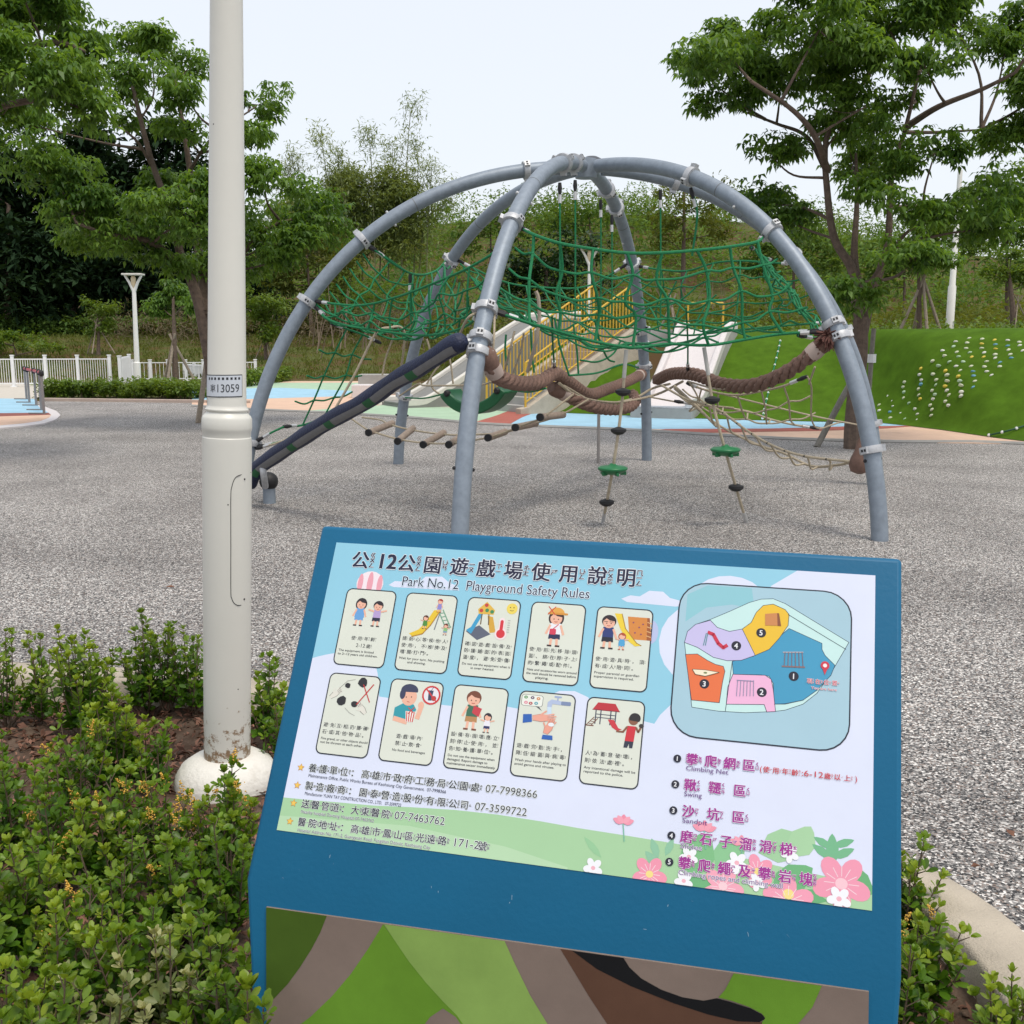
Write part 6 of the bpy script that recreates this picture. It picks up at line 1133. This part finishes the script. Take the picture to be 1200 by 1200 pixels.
# ------------------------------------------------------------------ hedges and lawn
def hedge(label, a, b, wd, h, lm, n, leaf, seed, z=0., name='hedge'):
    r = np.random.default_rng(seed); a, b = np.array(a), np.array(b); f = r.random(n); C = np.zeros((n, 3)); C[:, :2] = a*(1-f[:, None])+b*f[:, None]; C[:, 1] += r.uniform(-wd/2, wd/2, n); C[:, 2] = z+h*r.uniform(.15, .8, n)
    o = thing(name, label, 'hedge', (*((a+b)/2), z)); P = clump_units(C, h*.34*r.uniform(.7, 1.4, n), 42, r, .8, .4); V, F = spray(P, r, leaf, .5, 1); tag(raw_mesh('foliage', V, F, lm, o), kind='stuff')
    mb = MB()
    for c in C[::6]: mb.tube([(c[0], c[1], z-.05), tuple(c)], [.015, .006], 4)
    tag(mb.build('stems', BARK, o), kind='stuff')
hedge('low yellow-green hedge along the gravel edge on the left', G(56, 465.5)[:2], G(240, 467)[:2], 1.3, .5, LF_C, 260, .11, 91)
hedge('low green hedge just right of the thick lamp post', G(286, 454)[:2], G(335, 447)[:2], 1.2, .55, LF_C, 90, .13, 92)
zl = float(hill(np.array(-15.), np.array(57.)))
hedge('clipped hedge at the top of the lawn on the left', D(-60, 385, 57)[:2], D(250, 390, 57)[:2], 1.4, 1.15, LF_H, 420, .24, 93, zl-.1)
hedge('clipped hedge at the top of the lawn behind the steel arches', D(252, 390, 57)[:2], D(520, 392, 57)[:2], 1.4, 1.05, LF_Y, 320, .24, 94, zl-.1)
back_tree('bush', 'bright lime green bush on the lawn at the left edge', 20, 418, 46, [(15, 402, 34, 9), (-20, 398, 30, 10), (50, 408, 22, 6)], LF_C, 95, .2, .4, 60, k0=4, tr=.06)
r = np.random.default_rng(96); n = 9000; y = r.uniform(40, 57, n); x = r.uniform(-30, 6, n)*y/50; P = np.stack([x, y, hill(x, y)-.02], -1); Dr = r.normal(0, .5, (n, 3)); Dr[:, 2] = 1
V, F = leaflets(np.repeat(P, 3, 0)+r.normal(0, .1, (n*3, 3))*[1, 1, 0], np.repeat(Dr, 3, 0)+r.normal(0, .4, (n*3, 3)), r.uniform(.08, .28, n*3), r.uniform(.03, .06, n*3), r)
tag(raw_mesh('lawn_grass', V, F, LF_Y, base=(-10, 48, 0)), 'rough grass on the bank beyond the road', 'grass', kind='stuff')
# ------------------------------------------------------------------ shrubs of the planting bed
LF_SH = leaf_mat('leaf_shrub', (.018, .074, .005), (.135, .29, .014), young=(.30, .39, .04), trans=.36, rough=.42, nscale=3., spec=.4)
LF_PALE = leaf_mat('leaf_shrub_pale', (.11, .17, .05), (.24, .27, .10), young=(.42, .42, .20), trans=.28, rough=.4, nscale=4.)
FLOW = M('blossom_yellow', (.64, .38, .06), .6, var=.25, scale=300)
STEM = M('shrub_stem', (.12, .085, .055), .85, var=.25, scale=60)
LT = np.array([(0, 0, 0), (.30, .34, .06), (.34, .72, .09), (.12, .98, .03), (-.12, .98, .03), (-.34, .72, .09), (-.30, .34, .06), (0, .34, 0), (0, .72, .01)])   # obovate leaf, folded along the midrib
LFc = [(0, 1, 7), (1, 2, 8, 7), (2, 3, 8), (3, 4, 8), (4, 5, 8), (8, 5, 6, 7), (7, 6, 0)]
LFt = np.array([t for f in LFc for t in ([f] if len(f) == 3 else [(f[0], f[1], f[2]), (f[0], f[2], f[3])])])
def shrub(label, u, v, h, sp, seed, shoots=11, flowers=0, pale=False, lsz=.032, base=None, young=.5, dens=1.):
    rg = np.random.default_rng(seed); b = G(u, v, -.055) if base is None else np.array(base, float); b[2] = -.06
    o = thing('flowering_shrub' if flowers else 'shrub', label, 'shrub', tuple(b), 'shrubs in the planting bed'); mb = MB(); LB, LD, LU, LL, LY, FP_ = [], [], [], [], [], []
    for i in range(shoots):
        a = i*2.4+rg.uniform(-.4, .4); rr = sp*math.sqrt((i+.5)/shoots); hh = h*rg.uniform(.7, 1.15)*(1-.5*(i/shoots)); tip = b+[rr*math.cos(a), rr*math.sin(a), hh]
        P = cr([b+rg.normal(0, .012, 3)*[1, 1, 0], b+[rr*.6*math.cos(a), rr*.6*math.sin(a), hh*.42], tip+rg.normal(0, .01, 3)], 10); mb.tube(P, np.linspace(.0042, .0014, len(P)), 5)
        f = .16
        while f < 1.0:                    # whorls of leaves up the shoot, some on short side twigs
            f = min(1., f+rg.uniform(.013, .024)/hh/max(.3, dens)); k = f*(len(P)-1); j = min(int(k), len(P)-2); c = P[j]+(P[j+1]-P[j])*(k-j); t = nrm(P[j+1]-P[j]); az = rg.uniform(0, 6.283)
            tip_ = f > .985
            if not tip_ and rg.random() < .55:
                sd = np.array([math.cos(az), math.sin(az), .75]); c2 = c+nrm(sd)*rg.uniform(.015, .055)*(1.15-.6*f); mb.tube([c, c2], [.0018, .001], 4); c = c2; t = nrm(t+sd*.8)
            m_ = rg.integers(4, 7) if not tip_ else 8
            for q in range(m_):
                az2 = az+q*2.4+rg.normal(0, .25); sd = np.array([math.cos(az2), math.sin(az2), 0]); sd = nrm(sd-t*(sd@t)); lift = rg.uniform(.4, 1.35) if not tip_ else rg.uniform(.8, 2.2)
                d = nrm(sd+t*lift+[0, 0, rg.normal(0, .12)]); LB.append(c+d*.003); LD.append(d); LU.append(nrm(t*1.0-sd*.35+rg.normal(0, .22, 3))); LL.append(lsz*rg.uniform(.6, 1.15)*(1.1-.3*max(0, f-.7)/.3)); LY.append(min(1, young*max(0, (f-.55)/.45)**1.2*rg.uniform(.55, 1.25)*(1.2 if i % 3 else .55)))
        if flowers and rg.random() < flowers:
            ang = rg.uniform(0, 6.28); dd = nrm(np.array([math.cos(ang)*.5, math.sin(ang)*.5, 1])); ln = rg.uniform(.03, .065)
            for q in range(44):
                s_ = rg.random(); FP_.append(tip+[0, 0, -.01]+dd*ln*s_+rg.normal(0, .0085*(1.15-s_), 3))
    B, Dr, U, L, Yg = np.array(LB), np.array(LD), np.array(LU), np.array(LL), np.array(LY); S = nrm(np.cross(Dr, U)); N = np.cross(S, Dr)
    V = (B[:, None]+L[:, None, None]*(LT[None, :, :1]*S[:, None]*.78+LT[None, :, 1:2]*Dr[:, None]+LT[None, :, 2:]*N[:, None])).reshape(-1, 3)
    F = (LFt[None]+9*np.arange(len(B))[:, None, None]).reshape(-1, 3)
    mb.build('stems', STEM, o); tag(raw_mesh('leaves', V, F, LF_PALE if pale else LF_SH, o, young=np.repeat(Yg, 9), smooth=True), kind='stuff')
    if FP_:
        C = np.array(FP_); n = len(C); s_ = rg.uniform(.0018, .0034, n); oc = np.array([(1, 0, 0), (0, 1, 0), (-1, 0, 0), (0, -1, 0), (0, 0, 1), (0, 0, -1)], float)
        V = (C[:, None]+oc[None]*s_[:, None, None]).reshape(-1, 3); f = np.array([(0, 1, 4), (1, 2, 4), (2, 3, 4), (3, 0, 4), (1, 0, 5), (2, 1, 5), (3, 2, 5), (0, 3, 5)])
        tag(raw_mesh('blossom', V, (f[None]+6*np.arange(n)[:, None, None]).reshape(-1, 3), FLOW, o, smooth=True), kind='stuff')
    return o
SH = [  # label, u, v of the foot, height, spread, shoots, flowers, pale, young
 ('shrub at the far left edge against the kerb, yellowish tips', 8, 858, .46, .14, 10, 0, 0, .9), ('tall shrub second from the left along the kerb', 48, 850, .42, .10, 7, 0, 0, .9), ('bushy shrub along the kerb with bare earth to its right', 96, 868, .50, .16, 14, 0, 0, .8),
 ('shrub along the kerb, third clump left of the lamp post', 122, 852, .40, .10, 8, 0, 0, .6), ('upright shrub along the kerb behind the lime green one', 170, 838, .44, .13, 11, 0, 0, .6), ('tallest slim shrub along the kerb left of the lamp post', 196, 835, .48, .10, 9, 0, 0, .5),
 ('shrub along the kerb next to the lamp post', 226, 838, .42, .14, 11, 0, 0, .5), ('small shrub right of the lamp post by the kerb', 312, 872, .40, .12, 9, 0, 0, .6), ('low sparse shrub between lamp post footing and sign', 330, 905, .30, .10, 7, 0, 0, .5),
 ('lime green shrub in front of the bare earth', 140, 935, .44, .12, 13, 0, 0, .95), ('dark leafy shrub with a few yellow blossoms left of the lime one', 92, 962, .36, .15, 13, .25, 0, .4), ('small shrub with long side shoot left of the footing', 182, 930, .30, .13, 8, 0, 0, .8),
 ('small sprig at the back by the bare earth', 112, 905, .22, .07, 5, 0, 0, .9), ('dark rounded shrub at the left edge halfway down', 8, 1012, .40, .19, 17, 0, 0, .35), ('blossoming shrub in front of the lamp post footing', 262, 1040, .40, .15, 15, .75, 0, .5),
 ('blossoming shrub left of the lamp post footing', 185, 1030, .40, .15, 15, .9, 0, .45), ('shrub with slender yellow blossom spikes at the left', 72, 1040, .38, .14, 12, .6, 0, .4), ('dark shrub with lime shoot in the middle of the bed', 128, 1050, .38, .15, 14, .2, 0, .8),
 ('leafy shrub beside the left edge of the sign', 268, 1105, .36, .13, 13, .25, 0, .3), ('glossy shrub left of the sign with scattered blossom', 205, 1110, .36, .16, 15, .3, 0, .4), ('shrub in the middle of the bed with greyish lower leaves', 140, 1120, .36, .15, 14, .2, 0, .5),
 ('shrub with tall yellowish shoots at the left', 45, 1130, .42, .15, 14, .1, 0, .8), ('dark shrub at the left edge, low down', -10, 1160, .38, .17, 15, 0, 0, .5), ('broad shrub with pale tips left of the bottom centre', 85, 1215, .38, .16, 16, .1, 0, .8),
 ('shrub with upright bright shoots beside the sign corner', 240, 1215, .38, .16, 16, .05, 0, .6), ('pale yellowish sickly shrub at the bottom', 195, 1268, .40, .10, 6, 0, 1, .9), ('dark shrub at the bottom behind the pale one', 168, 1225, .36, .16, 15, .1, 0, .5),
 ('light green shrub in the bottom left corner', 22, 1300, .36, .16, 15, 0, 0, .8), ('second pale shrub at the bottom edge', 120, 1340, .38, .10, 7, 0, 1, .7), ('shrub at the bottom edge with rounded bright leaves', 70, 1370, .40, .14, 12, 0, 0, .9), ('dark shrub against the front corner of the sign', 268, 1280, .32, .14, 13, 0, 0, .4),
 ('low dark shrub filling the bottom left', 10, 1400, .36, .16, 14, 0, 0, .6), ('shrub at the bottom edge left of the sign', 215, 1390, .36, .15, 13, 0, 0, .5),
 ('tall shrub at the right edge of the sign by the kerb', 1062, 1098, .40, .10, 11, 0, 0, .7), ('shrub right of the sign with small yellow blossoms', 1078, 1180, .34, .12, 12, .4, 0, .7), ('bright yellow-green shrub beside the kerb at the right', 1172, 1270, .36, .13, 13, .05, 0, 1.1), ('shrub in the bottom right corner', 1225, 1290, .34, .14, 12, 0, 0, .8),
 ('low shrub at the bottom right between sign and kerb', 1105, 1400, .30, .14, 13, .3, 0, .7), ('dark shrub close behind the right edge of the sign', 1052, 1230, .30, .10, 9, 0, 0, .4)]
for i, (lb, u, v, h, sp, ns, fl, pl_, yg) in enumerate(SH): shrub(lb, u, v, h*(.95 if v < 1000 else .92 if u < 600 else .74), sp*.80, 200+i, ns, fl*.7, bool(pl_), young=yg, lsz=.0285*(.85+.3*((i*7) % 5)/4))
c = FP(318, 1205, .05); shrub('small bright sprig poking up in front of the sign at its lower left', 0, 0, c[2]+.14, .04, 260, 6, 0, False, base=(c[0], c[1]-.02, 0), young=.6)
# fallen leaves and bark chips
rg = np.random.default_rng(77); n = 26000; x = rg.uniform(-3.2, 1.2, n); y = rg.uniform(1.2, 4.5, n); k = kerb_side(x, y) < -W_-.01; x, y = x[k], y[k]; n = len(x); z = bed_z(x, y)+rg.uniform(.002, .02, n)
a = rg.uniform(0, 6.28, n); Dr = np.stack([np.cos(a), np.sin(a), rg.normal(0, .5, n)], -1); L = rg.uniform(.012, .05, n); Dr = nrm(Dr); S = nrm(np.cross(Dr, [0, 0, 1.]+rg.normal(0, .3, (n, 3)))); U = np.cross(S, Dr); P = np.stack([x, y, z], -1); L = L[:, None]; w_ = L*rg.uniform(.25, .6, (n, 1))
V = np.stack([P, P+Dr*L*.5+S*w_*.5+U*L*.15, P+Dr*L+U*L*.05, P+Dr*L*.5-S*w_*.5+U*L*.2], 1).reshape(-1, 3)
LIT = leaf_mat('dead_leaf', (.055, .024, .016), (.34, .18, .125), trans=.05, rough=.75, nscale=6., spec=.2)
tag(raw_mesh('leaf_litter', V, np.arange(n*4).reshape(n, 4), LIT, base=(-1, 2.5, -.05)), 'brown fallen leaves and bark chips covering the bed', 'leaf litter', kind='stuff')
# a few fallen leaves blown onto the gravel
pts = np.array([G(1137, 1020), G(1188, 985), G(205, 690)]); LBL = ('curled brown leaf on the gravel just beyond the curved kerb', 'small brown leaf on the gravel near the right edge', 'small brown leaf on the gravel left of the lamp post')
for i, p in enumerate(pts):
    a = i*1.7; l = .03+.012*(i % 3); d = np.array([math.cos(a), math.sin(a), 0])*l; s_ = np.array([-math.sin(a), math.cos(a), 0])*l*.5; mb = MB(); z = np.array([0, 0, 1.])
    mb.add([p+z*.012, p+d*.4+s_*.6+z*.02, p+d+z*.016, p+d*.4-s_*.6+z*.022, p+d*.45+z*.010], [(0, 1, 4), (1, 2, 4), (2, 3, 4), (3, 0, 4)])
    tag(mb.build('fallen_leaf', LIT), LBL[i], 'leaf')
